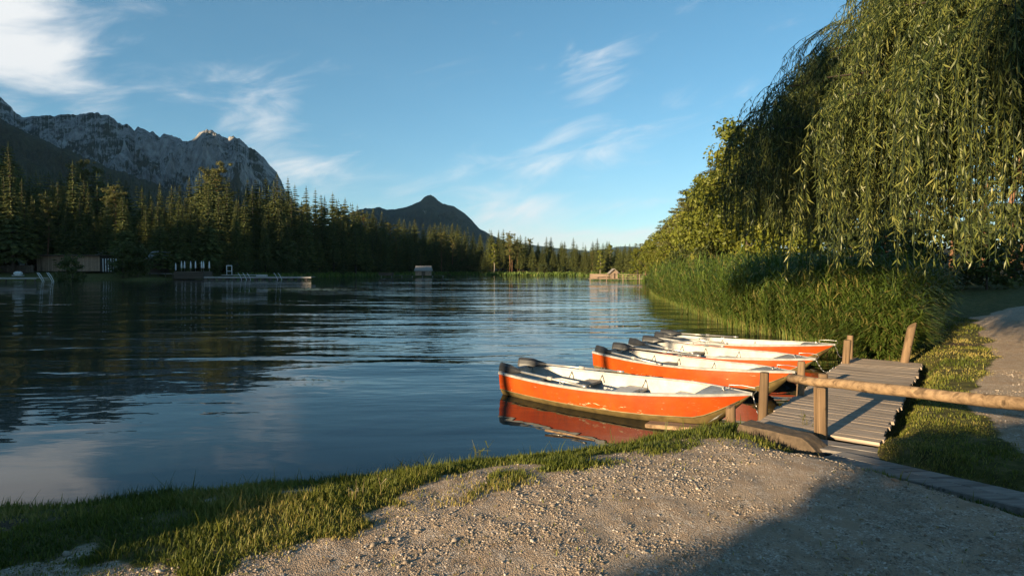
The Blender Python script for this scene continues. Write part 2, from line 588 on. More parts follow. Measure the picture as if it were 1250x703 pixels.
MT['palewood'] = m_wood('pale_pier_wood', (.42, .40, .38), (.26, .25, .24), 0, .8, .12, 5)
MT['warmwood'] = m_wood('warm_pier_wood', (.34, .25, .18), (.19, .135, .095), 0, .8, .12, 5)
MT['roof'] = m_plain('sheet_roof', (.34, .38, .42), (.24, .27, .30), .5, 2)
MT['rooftile'] = m_plain('shingle_roof', (.30, .27, .24), (.17, .15, .135), .8, 4)
MT['pale'] = m_plain('pale_canvas', (.72, .72, .72), (.55, .55, .56), .7, 5)
MT['litter'] = m_leaf('fallen_leaf', (.09, .055, .025), (.20, .135, .05), (.30, .24, .09), 0, .7)
MT['lily'] = m_leaf('lily_pads', (.10, .13, .06), (.16, .19, .09), (.24, .26, .15), 0, .35)

# ------------------------------------------------------------------ lake outline and ground
LAKE = np.array([(-50, .5), (-30, 2), (-12, 3.2), (-8, 4.0), (-5.5, 4.6), (-4.4, 4.95), (-3.5, 5.17), (-2.5, 5.46), (-1.44, 5.77),
                 (-.57, 6.16), (.4, 6.45), (1.2, 6.75), (1.83, 7.2), (2.4, 7.5), (2.95, 7.62), (3.5, 7.3), (4.0, 7.55), (4.9, 8.5), (6.4, 10.3),
                 (7.8, 12.1), (8.6, 13.3), (9, 15), (9, 18), (8.8, 22), (9.6, 28), (12, 44), (15.5, 61), (20, 85), (25, 106), (29, 120),
                 (34, 150), (35, 190), (27, 238), (8, 242), (-10, 244), (-18, 280), (-40, 285), (-58, 240), (-64, 200), (-66, 168),
                 (-72, 146), (-84, 130), (-105, 123), (-140, 112), (-170, 80), (-160, 30), (-90, 3)], float)
JP0, JD = np.array([3.47, 6.55]), np.array([.627, .779])          # jetty start (middle of near end) and direction
JN = np.array([JD[1], -JD[0]])
JLEN, JW, JZ = 6.85, 1.28, .33


def lake_sd(x, y):
    """signed distance to the shore, positive on land"""
    x = np.asarray(x, float); y = np.asarray(y, float)
    d = np.full(x.shape, 1e18); ins = np.zeros(x.shape, bool)
    for i in range(len(LAKE)):
        x0, y0 = LAKE[i]; x1, y1 = LAKE[(i + 1) % len(LAKE)]
        ex, ey = x1 - x0, y1 - y0
        t = np.clip(((x - x0) * ex + (y - y0) * ey) / (ex * ex + ey * ey), 0, 1)
        d = np.minimum(d, (x - x0 - t * ex) ** 2 + (y - y0 - t * ey) ** 2)
        c = ((y0 > y) != (y1 > y))
        ins ^= c & (x < (x1 - x0) * (y - y0) / (y1 - y0 + 1e-12) + x0)
    d = np.sqrt(d)
    return np.where(ins, -d, d)


PATH = np.array([(4.9, 3.6), (5.5, 5.3), (6.9, 7.2), (8.7, 9.2), (10.9, 11.6), (13.6, 15.2), (17.0, 19.8), (21, 23), (30, 28), (50, 36)], float)


def path_d(x, y):
    d = np.full(np.shape(x), 1e18)
    for (x0, y0), (x1, y1) in zip(PATH[:-1], PATH[1:]):
        ex, ey = x1 - x0, y1 - y0
        t = np.clip(((x - x0) * ex + (y - y0) * ey) / (ex * ex + ey * ey), 0, 1)
        d = np.minimum(d, (x - x0 - t * ex) ** 2 + (y - y0 - t * ey) ** 2)
    return np.sqrt(d)


def ground_z(x, y, sd=None):
    x = np.asarray(x, float); y = np.asarray(y, float)
    if sd is None: sd = lake_sd(x, y)
    near = .50 * (1 - np.exp(-np.maximum(sd, 0) / .75)) + .03 * sstep(0, .2, sd)
    near = near + .05 * (fbm(x * 1.1, y * 1.1, 3) - .5) * sstep(0, .8, sd) + .03 * (fbm(x * 6, y * 6, 3) - .5) * sstep(0, .3, sd)
    z = np.where(sd > 0, near, np.maximum(-1.6, sd * .55))
    r = np.hypot(x, y)
    z = z + np.where(sd > 0, .11 * np.clip(sd - 2.5, 0, 16), 0) * sstep(70, 110, y + np.where(x < 0, -x * .3, 0))
    z = z + .010 * np.clip(sd - 20, 0, 400) * sstep(60, 120, r)
    z = z + .06 * np.clip(x - 19, 0, 60) * sstep(3, 9, sd) * (y > 0)
    u, v = (x - JP0[0]) * JD[0] + (y - JP0[1]) * JD[1], (x - JP0[0]) * JN[0] + (y - JP0[1]) * JN[1]
    under = sstep(-.1, .5, u) * sstep(JLEN + .5, JLEN, u) * sstep(JW / 2 + .35, JW / 2 + .05, np.abs(v))
    z = np.where(z > .14, z - (z - .14) * under, z)
    bu, bv = (x - 3.20) * .417 + (y - 5.68) * -.909, (x - 3.20) * .909 + (y - 5.68) * .417
    lvl = .30 + .0757 * np.clip(bu, 0, 4)
    bm = sstep(-.3, .0, bu) * sstep(5.2, 4.6, bu) * sstep(.55, .25, np.abs(bv))
    z = np.where((z > lvl) & (y < 7), z - (z - lvl) * bm, z)
    z = z - .15 * np.exp(-(((x - 3.0) / .42) ** 2 + ((y - 5.78) / .36) ** 2))
    dip = sstep(-1.05, -.75, u) * sstep(.5, .2, u) * sstep(.80, .60, np.abs(v + .02))
    z = np.where(z > .27, z - (z - .27) * dip, z)
    # wooded ridge on the sunset side (out of the picture) that shades the far forest
    c, s = (x - y) / 2 ** .5, (x + y) / 2 ** .5
    H = np.interp(c, [-520, -400, -260, -235, -208, -190, -172, -157, -146, -132, -115], [80, 108, 106, 100, 86, 66, 60, 76, 74, 68, 0])
    H = H + 12 * (fbm(c / 16, s / 30, 3) - .5) * (H > 5)
    z = z + H * np.exp(-((s + 235) / 62) ** 2)
    return z


def gz(x, y):
    return float(ground_z(np.array([x]), np.array([y]))[0])


def masks(x, y, sd):
    """how far a spot is grassy, gravelled, wooded (0..1)"""
    n = fbm(x * .9 + 5, y * .9, 4) - .5
    n2 = fbm(x * 3.1, y * 3.1 + 4, 3) - .5
    u, v = (x - JP0[0]) * JD[0] + (y - JP0[1]) * JD[1], (x - JP0[0]) * JN[0] + (y - JP0[1]) * JN[1]
    wid = np.interp(x, [-9, -5, -3, -1.5, 0, 1.5, 2.6, 3.4], [4.8, 4.4, 3.6, 2.4, 1.45, 1.3, 1.6, 1.5])
    strip = sstep(.55, -.45, sd - wid - 1.6 * n - 1.1 * n2) * (1 - .6 * sstep(.14, .26, fbm(x * 1.9 + 70, y * 1.9, 3) - .42) * sstep(.6, 1.1, sd))
    left = (v + .06 < -JW / 2) | (u < -.35)                        # lake side of jetty and the near ground
    right = (y > 4.6) & (x > 3.0) & (v > -JW / 2)
    # the far side of the boardwalk: line from (3.35,5.75) to (4.35,4.2)
    bw = (x - 3.20) * .909 + (y - 5.68) * .417
    right = (bw > .22) & (v > -.3)
    g_right = sstep(-.15, .35, path_d(x, y) - .72 + .7 * n) * sstep(-.25, .1, n + .12)
    g = np.where(right, g_right, strip)
    tuft = sstep(.30, .08, np.abs(bw + .22 + .3 * n2)) * (x > 2.9) * .95          # along the boardwalk
    g = np.maximum(g, tuft * (~right))
    spots = sstep(.17, .25, n2) * sstep(.10, .17, n)
    g = np.maximum(g, np.where(right, 0, spots * .8))
    far = sstep(14, 24, np.hypot(x, y))
    g = np.maximum(g, far * np.where(path_d(x, y) < 1.0, 0, 1))
    gv = np.where(right, sstep(1.25, .55, path_d(x, y) + .5 * n), 1 - .75 * sstep(-.6, -4.5, x) * sstep(-.2, .2, n2 + .1))
    gv = np.where(far > .5, sstep(1.2, .7, path_d(x, y)), gv)
    fo = sstep(12, 20, sd) * sstep(60, 90, np.hypot(x, y))
    fo = np.where((x > 12) & (y > 45), np.maximum(fo, sstep(6, 12, sd)), fo)
    return g, gv, fo


def build_ground():
    rs = [.35]
    while rs[-1] < 11000: rs.append(rs[-1] * 1.0225)
    rs = np.array(rs)
    a = np.concatenate([np.linspace(-54, 54, 340), np.linspace(54, 306, 92)[1:-1]]) * math.pi / 180
    Rr, A = np.meshgrid(rs, a, indexing='ij')
    x, y = (Rr * np.sin(A)).ravel(), (Rr * np.cos(A)).ravel()
    x = np.concatenate([x, [0]]); y = np.concatenate([y, [0]])
    sd = lake_sd(x, y)
    z = ground_z(x, y, sd)
    g, gv, fo = masks(x, y, sd)
    nr, na = len(rs), len(a)
    i, j = np.meshgrid(np.arange(nr - 1), np.arange(na), indexing='ij')
    jn = (j + 1) % na
    q = np.stack([i * na + j, (i + 1) * na + j, (i + 1) * na + jn, i * na + jn], -1).reshape(-1, 4)
    F = np.concatenate([q[:, [0, 2, 1]], q[:, [0, 3, 2]]])
    c = nr * na
    jj = np.arange(na)
    F = np.concatenate([F, np.stack([np.full(na, c), (jj + 1) % na, jj], -1)])
    me = np_mesh('ground', np.stack([x, y, z], -1), F, MT['ground'], {'grass': g, 'gravel': gv, 'forest': fo}, True)
    return tag(link('ground', me), 'gravel and grass lakeshore running back to the wooded far bank', 'ground', kind='structure')


build_ground()
# water sheet a little larger than the lake outline; the banks rise through it
w = MB()
w.add([(-200, -6, 0), (60, -6, 0), (60, 320, 0), (-200, 320, 0)], [(0, 1, 2, 3)])
tag(w.build('water', MT['water']), 'dark rippled lake reflecting forest and sky', 'lake', kind='structure')


# ------------------------------------------------------------------ mountains
def mountain(name, label, prof, dist, depth, noise_s, rough_amt, rockf, colstep=1.0, back=.9, seed=0.0, group=None, rows=150, foot=0.0, jag=5.0):
    px = np.arange(prof[0][0], prof[-1][0] + .1, colstep)
    P = np.array(prof, float)
    yy = np.interp(px, P[:, 0], P[:, 1])
    yy = yy + jag * (ridged(px / 17 + seed, px * 0 + seed, 4, .7) - .5)
    tan = np.array([(p.z - CAM_H) / p.y for p in (at(a, b, 1.0) for a, b in zip(px, yy))])
    u = (px - 625) / 700.0 / CP
    t = np.linspace(-1, back, rows)                       # -1 foot, 0 crest, beyond: the back slope
    T, U = np.meshgrid(t, u, indexing='ij')
    TN = np.broadcast_to(tan, T.shape)
    D = dist + T * depth
    crest = TN * dist
    X, Y = U * D, D
    rise = np.where(T < 0, (1 + T) ** 1.25, 1 - 1.1 * T ** 1.2)
    n = ridged(X / noise_s + seed, Y / noise_s * .8 + seed * 1.7, 6, .58) - .45
    n2 = ridged(X / noise_s * 3.3 + seed, Y / noise_s * 2.6 - seed, 5, .6) - .45
    amp = crest * rough_amt * np.clip(4 * (1 - np.abs(T)) ** 1, 0, 1) * np.where(T < 0, np.clip(-T * 2.6, .10, 1), .5)
    cl = np.interp(T, [-1, -.62, -.45, -.2, 0, 1], [0, 0, .08, .10, 0, 0]) * crest        # cliffs below the crest
    Z = crest * rise + amp * (n + .35 * n2) + cl * sstep(-.1, .2, n)
    Z = np.minimum(Z, np.where(T < -.02, TN * D * .985 + 0 * D, Z)) + foot
    rk = np.clip(np.interp(T, [-1, -.7, -.45, 0, 1], [-.6, -.3, .45, .85, .85]) * rockf + (rockf - 1) * .6 + .35 * n, -1, 1.2)
    nr, na = T.shape
    i, j = np.meshgrid(np.arange(nr - 1), np.arange(na - 1), indexing='ij')
    q = np.stack([i * na + j, i * na + j + 1, (i + 1) * na + j + 1, (i + 1) * na + j], -1).reshape(-1, 4)
    V = np.stack([X, Y, Z], -1).reshape(-1, 3)
    me = np_mesh(name, V, q, MT['rock'], {'rock': rk.ravel()}, False)
    return tag(link(name, me), label, 'mountain', kind='structure')


mountain('rocky_mountain', 'grey limestone massif with sheer cliffs above the forest',
         [(-160, 150), (-110, 128), (-60, 112), (0, 117), (8, 119), (18, 127), (26, 136), (36, 141), (60, 139), (85, 138), (105, 137), (125, 137), (140, 142), (152, 150), (160, 150), (168, 158),
          (172, 153), (180, 156), (190, 163), (198, 169), (203, 164), (210, 163), (218, 169), (226, 173), (235, 171), (244, 167), (250, 160), (257, 158), (266, 161),
          (275, 167), (281, 171), (288, 164), (295, 167), (303, 176), (312, 180), (322, 188), (331, 200), (338, 208), (344, 218), (350, 232), (372, 262), (410, 300), (450, 322)],
         3000, 1300, 420, .30, 1.0, .8, seed=3.1)
mountain('wooded_mountain', 'dark wooded slope below the grey cliffs',
         [(-160, 110), (-80, 122), (0, 143), (30, 158), (60, 172), (100, 190), (150, 210), (200, 229), (260, 252), (330, 288), (380, 318)],
         1900, 900, 260, .16, .35, 1.0, seed=8.2, jag=5)
mountain('pointed_mountain', 'dark blue pointed peak above the far treetops',
         [(380, 300), (410, 272), (430, 258), (448, 254), (464, 253), (474, 255), (484, 254.5), (495, 252), (504, 249), (509, 246), (514, 244), (518, 240), (522, 238), (526, 236.5),
          (531, 240), (536, 244.5), (541, 248), (547, 249), (554, 251), (561, 255.5), (568, 260), (577, 269), (586, 279), (600, 287), (640, 303), (680, 316)], 5600, 2000, 700, .26, .62, .8, seed=5.5, jag=1.6)
mountain('distant_hill', 'low hazy hills on the horizon behind the far trees',
         [(430, 318), (520, 306), (600, 296), (640, 297), (680, 302), (720, 306), (760, 300), (800, 303), (850, 296), (900, 304), (980, 310), (1100, 300), (1250, 306), (1400, 318)],
         12000, 3000, 1600, .12, .1, 4.0, seed=9.5, rows=40, jag=1.0)


# added unseen range, shaped to keep the low sun off the mountains
def shading_range():
    s = np.linspace(-1, 1, 40); c = np.linspace(-6400, -800, 84)
    S, C = np.meshgrid(s, c, indexing='ij')
    ss = -2600 + S * 1200
    H = np.interp(C, [-6400, -5600, -4850, -4300, -3960, -3600, -3400, -3150, -2950, -2500, -2100, -1700, -1300, -1000, -800], [0, 2400, 2400, 2250, 1800, 1730, 1560, 1440, 1900, 1900, 1700, 1250, 950, 550, 0])
    Z = H * (1 - np.abs(S)) + 190 * (fbm(C / 420, ss / 600, 4) - .5) * (1 - np.abs(S)) * (H > 30)
    X, Y = (ss + C) / 2 ** .5, (ss - C) / 2 ** .5
    nr, na = S.shape
    i, j = np.meshgrid(np.arange(nr - 1), np.arange(na - 1), indexing='ij')
    q = np.stack([i * na + j, i * na + j + 1, (i + 1) * na + j + 1, (i + 1) * na + j], -1).reshape(-1, 4)
    me = np_mesh('added_shade_range', np.stack([X, Y, Z], -1).reshape(-1, 3), q, MT['rock'], {'rock': np.full(S.size, .4)})
    tag(link('added_shade_range', me), 'unseen mountain range added to shade the massif and peak', 'mountain', kind='structure')


shading_range()


# ------------------------------------------------------------------ trees
def cloud_leaves(centres, radii, n, size, r, flat=.75, aspect=.55):
    """leaf quads (two triangles as one quad) scattered in ellipsoid clumps; returns V, F, rnd"""
    k = len(centres)
    w = np.array(radii, float) ** 2; w /= w.sum()
    idx = r.choice(k, n, p=w)
    d = r.normal(size=(n, 3)); d /= np.linalg.norm(d, axis=1)[:, None]
    rad = np.array(radii)[idx] * r.random(n) ** .42
    P = np.array(centres)[idx] + d * rad[:, None] * np.array([1, 1, flat])
    nrm = d + r.normal(size=(n, 3)) * .8 + np.array([0, 0, .35]); nrm /= np.linalg.norm(nrm, axis=1)[:, None]
    t = np.cross(nrm, r.normal(size=(n, 3))); t /= np.linalg.norm(t, axis=1)[:, None]
    b = np.cross(nrm, t)
    s = size * (.6 + .8 * r.random(n))[:, None]
    V = np.stack([P - t * s, P - b * s * aspect + nrm * s * .12, P + t * s, P + b * s * aspect + nrm * s * .12], 1).reshape(-1, 3)
    F = np.arange(n * 4).reshape(-1, 4)
    rn = np.repeat(np.clip(.25 + .5 * r.random(n) + .25 * r.random(k)[idx], 0, 1), 4)
    return V, F, rn


def limbs(mb, base, top, r0, n, spread, seed, taper=.25, first=.35):
    r = random.Random(seed)
    h = top - base
    pts = [(0, 0, base - .3)]
    for i in range(1, 7):
        pts.append((r.uniform(-.02, .02) * h, r.uniform(-.02, .02) * h, base + h * i / 6))
    rr = [r0 * (1 - (1 - taper) * i / 6) for i in range(7)]
    rr[0] *= 1.25
    mb.tube(pts, rr, 7)
    tips = []
    for i in range(n):
        f = first + (1 - first) * (i + .5) / n
        z = base + h * f
        a = i * 2.4 + r.uniform(-.4, .4)
        L = spread * (1.1 - .55 * f) * r.uniform(.7, 1.1)
        k = r0 * (1 - .75 * f) * .5
        q = Vector((math.cos(a), math.sin(a), 0))
        p0 = Vector((0, 0, z)); p1 = p0 + q * L * .5 + Vector((0, 0, L * .3)); p2 = p0 + q * L + Vector((0, 0, L * .45))
        mb.tube([p0, p1, p2], [k, k * .6, k * .25], 5)
        tips += [p1, p2]
    return tips


def spruce_mesh(seed, h=26.0, rad=3.4, whorls=36, start=.08, thin=1.0):
    r = np.random.default_rng(seed)
    V, F, RN = [], [], []
    nv = 0
    for i in range(whorls):
        f = start + (1 - start) * ((i + r.random() * .6) / whorls) ** .92
        z = f * h
        R = rad * (1 - f) ** .80 * (.75 + .4 * r.random()) + .14
        if f < start + .10: R *= .75
        nb = max(4, int((9 if f < .8 else 6) * thin))
        for a in np.arange(nb) / nb * 2 * math.pi + r.random() * 6:
            L = R * (.6 + .55 * r.random()); dr = .12 + .30 * (1 - f) + .12 * r.random()
            ca, sa = math.cos(a), math.sin(a)
            ns = 4
            for s in range(ns):
                t0 = (s + .1) / ns; wd = L * .30 * (1.15 - t0) + .09
                for sd in (-1, 1):
                    x0 = L * t0; z0 = z - dr * L * t0 ** 1.4 + .10 * L * t0 ** 3
                    x1 = x0 + L * (.36 + .1 * r.random()); y1 = sd * wd * (.7 + .6 * r.random())
                    z1 = z0 - .12 * L - .22 * wd - .2 * r.random() * wd
                    x2 = x0 + L * .14; y2 = sd * wd * .05
                    loc = [(x0, 0, z0 + .02), (x1, y1, z1), (x1 * .86, y1 * .25 - sd * .12 * wd, z1 - .18 * wd - .1 * r.random())]
                    for (lx, ly, lz) in loc:
                        V.append((lx * ca - ly * sa, lx * sa + ly * ca, lz))
                    F.append((nv, nv + 1, nv + 2)); nv += 3
                    q = np.clip(.1 + .5 * t0 + .4 * r.random(), 0, 1)
                    RN += [q * .6, q, q]
    V.append((0.12, 0, h * .97)); V.append((-.12, .05, h * .97)); V.append((0, 0, h * 1.03)); F.append((nv, nv + 1, nv + 2)); RN += [.5] * 3
    return np_mesh('crown', np.array(V), np.array(F), MT['spruce'], np.array(RN))


def trunk_mesh(h, r0, mat, seed, n=5, stubs=0):
    mb = MB(); r = random.Random(seed)
    mb.tube([(0, 0, -.6), (0, 0, h * .3), (r.uniform(-.1, .1), r.uniform(-.1, .1), h * .65), (0, 0, h)], [r0 * 1.15, r0 * .85, r0 * .55, .03], 7)
    for i in range(stubs):
        z = h * r.uniform(.12, .5); a = r.uniform(0, 6.3); L = r.uniform(.5, 1.6)
        mb.tube([(0, 0, z), (L * math.cos(a), L * math.sin(a), z - .1)], [.035, .012], 4)
    return mb.mesh('trunk', mat)


def pine_meshes(seed, h=20.0):
    r = np.random.default_rng(seed); pr = random.Random(seed)
    mb = MB()
    tips = limbs(mb, 0, h * .96, .27, 17, 3.0, seed, .15, .40)
    c = [(t.x + pr.uniform(-.4, .4), t.y + pr.uniform(-.4, .4), t.z + pr.uniform(-.1, .6)) for t in tips] + [(0, 0, h * .97), (.3, .3, h * .92)]
    c = c + [(x + pr.gauss(0, .9), y + pr.gauss(0, .9), z + pr.gauss(0, .45)) for x, y, z in c for _ in range(2)]
    rad = [pr.uniform(.35, .85) for _ in c]
    V, F, rn = cloud_leaves(c, rad, 7500, .19, r, .6, .3)
    return mb.mesh('trunk', MT['pinebark']), np_mesh('crown', V, F, MT['pine'], rn)


def broad_meshes(seed, h=14.0, w=4.0, n=4200, leaf=.22, mat='broad', bark='bark', low=.18, nl=13, lobes=26):
    r = np.random.default_rng(seed); pr = random.Random(seed)
    mb = MB()
    tips = limbs(mb, 0, h * .9, max(.05, .016 * h), nl, w * .85, seed, .2, low)
    c = [tuple(t) for t in tips]
    for i in range(lobes):
        f = pr.uniform(low, 1.0); a = pr.uniform(0, 6.28)
        env = w * math.sin(math.pi * min(1, max(.12, (f - low * .6) / (1.06 - low * .6)))) ** .6
        q = env * pr.uniform(.35, .95)
        c.append((math.cos(a) * q, math.sin(a) * q, f * h * .98))
    rad = [w * pr.uniform(.16, .34) for _ in c]
    V, F, rn = cloud_leaves(c, rad, n, leaf, r, .8)
    return mb.mesh('trunk', MT[bark]), np_mesh('crown', V, F, MT[mat], rn)


SPR = [(spruce_mesh(100 + i, 26, rr, wh, st, th), trunk_mesh(25.6, .30, MT['bark'], i, stubs=10)) for i, (rr, wh, st, th) in enumerate(
    [(4.3, 40, .05, 1.1), (3.8, 38, .12, 1.1), (4.7, 40, .08, 1.0), (3.5, 42, .18, 1.2), (4.0, 36, .22, 1.1), (3.2, 42, .06, 1.1)])]
PIN = [pine_meshes(200 + i, 20) for i in range(4)]
BRO = [broad_meshes(300 + i, 14, ww, 4600, .24) for i, ww in enumerate((3.6, 4.4, 3.2, 4.8))]


def place_tree(name, crown, trunk, x, y, s, sxy, label, cat, group, rz=None):
    e = empty(name, (x, y, gz(x, y) - .05), random.uniform(0, 6.28) if rz is None else rz, label, cat, group)
    e.scale = (sxy, sxy, s)
    link('crown', crown, e); link('trunk', trunk, e)
    return e


ENV = [(-80, 165), (-40, 190), (0, 172), (15, 166), (30, 200), (45, 214), (65, 206), (90, 197), (115, 206), (130, 208), (160, 222), (180, 228), (205, 224), (228, 222), (240, 215), (257, 200), (275, 214),
       (290, 224), (320, 216), (345, 216), (365, 224), (382, 222), (400, 232), (430, 244), (445, 254), (460, 260), (480, 265), (520, 270), (560, 273), (590, 279), (640, 286),
       (680, 292), (715, 294), (740, 295), (755, 300), (772, 306), (790, 312)]
ENVX = [e[0] for e in ENV]; ENVY = [e[1] for e in ENV]


def shore_Y(px, lo=90):
    """forward distance at which the far shore is met along a viewing direction"""
    u = (px - 625) / 700.0 / CP
    Y = np.arange(lo, 340, 1.0)
    sd = lake_sd(u * Y, Y)
    k = np.where(sd < 0)[0]
    return float(Y[k[-1]]) if len(k) else lo


ZONES = [(-20, 'at the dark edge beyond the board fence'), (40, 'above the bathing jetty'), (85, 'behind the left half of the shed'), (130, 'behind the right half of the shed'), (175, 'behind the kiosk roof'),
         (215, 'left of the folded parasols'), (250, 'behind the folded parasols'), (290, 'behind the diving frame'), (340, 'behind the platform ladders'), (390, 'behind the platform end'), (430, 'right of the platform reeds'),
         (465, 'below the left shoulder of the peak'), (505, 'behind the hut pier'), (540, 'behind the grey roofed hut'), (575, 'right of the grey roofed hut'), (600, 'left of the sunlit pair'), (640, 'behind the sunlit pair'),
         (680, 'right of the sunlit pair'), (720, 'left of the pier hut'), (755, 'behind the pier hut'), (900, 'where the right bank begins')]


def zone(px):
    for lim, z in ZONES:
        if px < lim: return z
    return ZONES[-1][1]


MASS = []


def far_forest():
    r = random.Random(21)
    cnt = 0
    for row, (off, step) in enumerate([(9, 17), (15, 14), (23, 13), (34, 9), (45, 11.5)]):
        px = -75.0
        while px < 786:
            Ys = shore_Y(px)
            extra = 6 if 40 < px < 190 else 0
            Y = Ys + off + extra + r.uniform(-3, 3)
            p = px + r.uniform(-3, 3)
            ey = np.interp(p, ENVX, ENVY)
            top = ey + (r.uniform(-4, 9) if row == 4 else r.uniform(0, 16 if p > 430 else 28) if row > 1 else r.uniform(10, 34) if p > 430 else r.uniform(14, 60))
            X = (p - 625) / 700 / CP * Y
            g = gz(X, Y)
            H = at(p, top, Y).z - g
            H = max(9, min(36, H))
            kind = r.random()
            z = zone(p)
            look = 'tall' if H > 27 else ('mid-height' if H > 19 else 'small')
            where = ('in the front row', 'in the second row', 'in the third row', 'in the fourth row', 'in the back row')[row]
            conif = .95 if p < 270 else .84 if p < 400 else .93
            if row == 3:
                MASS.append((X, Y, g, H / 26))
            elif kind < conif:
                c, t = r.choice(SPR)
                s = H / 26; place_tree('spruce_tree', c, t, X, Y, s, s * r.uniform(.85, 1.2) * (1.2 if H < 18 else 1) * (1.4 if p > 430 else 1.05), f'{look} spruce {where} {z}', 'spruce', 'spruces ' + z)
            else:
                t, c = r.choice(PIN)
                s = H / 20; place_tree('pine_tree', c, t, X, Y, s, s * r.uniform(.9, 1.15), f'{look} pine {where} {z}', 'pine', 'pines ' + z)
            cnt += 1
            px += step * (1.0 if px < 400 else .78 if px < 600 else .70) * r.uniform(.75, 1.25)
    # leafy undergrowth on the shore
    for px in range(262, 780, 17):
        Ys = shore_Y(px); p = px + r.uniform(-6, 6)
        if 575 < p < 650: continue
        Y = Ys + r.uniform(4, 8); X = (p - 625) / 700 / CP * Y
        t, c = BROS[r.randrange(3)]
        s = r.uniform(.45, 1.2)
        place_tree('shore_bush', c, t, X, Y, s, s * 1.1, f'low leafy bush at the water {zone(p)}', 'bush', 'bushes along the far shore')
    return cnt


BROS = [broad_meshes(340 + i, 5, ww, 1500, .20, 'shrub', low=.08) for i, ww in enumerate((2.2, 2.8, 1.9))]
n_far = far_forest()


def forest_mass():
    me = spruce_mesh(150, 26, 4.2, 26, .05, .8)
    nv, nf = len(me.vertices), len(me.polygons)
    tv = np.empty(nv * 3, np.float32); me.vertices.foreach_get('co', tv)
    tf = np.empty(nf * 3, np.int32); me.loops.foreach_get('vertex_index', tf)
    rn = np.empty(nv, np.float32); me.attributes['rnd'].data.foreach_get('value', rn)
    A = np.array(MASS); r = np.random.default_rng(6)
    V, F = rep(tv.reshape(-1, 3), tf.reshape(-1, 3), rotz(r.uniform(0, 6.28, len(A)), A[:, 3] * 1.1, A[:, 3]), A[:, :3])
    tag(link('forest', np_mesh('forest', V, F, MT['spruce'], np.tile(rn, len(A)))), 'dark conifer forest filling the gaps behind the far shore', 'forest', kind='stuff')


forest_mass()

# the sunlit pair on the little point, and lone trees
BIRCH = [broad_meshes(360 + i, 15, ww, 2600, .24, 'broad', 'birch', low=.30, lobes=16) for i, ww in enumerate((2.3, 2.0))]
for px, top, Y, k, lab in [(603, 296, 250, 0, 'pale birch standing left in the sunlit lakeside pair'),
                           (745, 297, 212, 1, 'bright leafy tree behind the sunlit pier hut'), (733, 304, 205, 0, 'low bright tree left of the sunlit pier hut'),
                           (757, 307, 200, 1, 'leafy tree between the sunlit pier hut and the wooded slope')]:
    p = at(px, 330, Y); g = gz(p.x, Y); H = at(px, top, Y).z - g
    place_tree('birch_tree', BIRCH[k][1], BIRCH[k][0], p.x, Y, H / 15, H / 15 * 1.0, lab, 'tree', None)
for px, top, Y, lab in [(622, 284, 252, 'tall sunlit pine with pale trunk in the lakeside pair'), (632, 293, 254, 'shorter sunlit pine just right of the lakeside pair')]:
    p = at(px, 330, Y); H = at(px, top, Y).z - gz(p.x, Y)
    place_tree('pine_tree', PIN[0][1], PIN[0][0], p.x, Y, H / 20, H / 20 * .95, lab, 'pine', None)
for px, top, Y, lab in [(88, 312, 121, 'small round tree in front of the wooden shed'), (150, 296, 131, 'dark bushy tree beside the wooden shed'), (168, 300, 133, 'dark leafy tree by the sloping roof'), (348, 292, 178, 'round leafy tree in the reeds by the platform'), (178, 318, 140, 'low dark bush at the end of the lawn')]:
    p = at(px, 330, Y); H = at(px, top, Y).z - gz(p.x, Y)
    place_tree('lakeside_tree', BROS[0][1], BROS[0][0], p.x, Y, H / 5, H / 5 * (.75 if H < 5 else 1.0), lab, 'tree', None)


# wooded slope of the right bank, sunlit
ORD = 'zeroth first second third fourth fifth sixth seventh eighth ninth tenth eleventh twelfth thirteenth fourteenth fifteenth sixteenth seventeenth eighteenth nineteenth twentieth twenty-first twenty-second twenty-third twenty-fourth twenty-fifth twenty-sixth'.split()


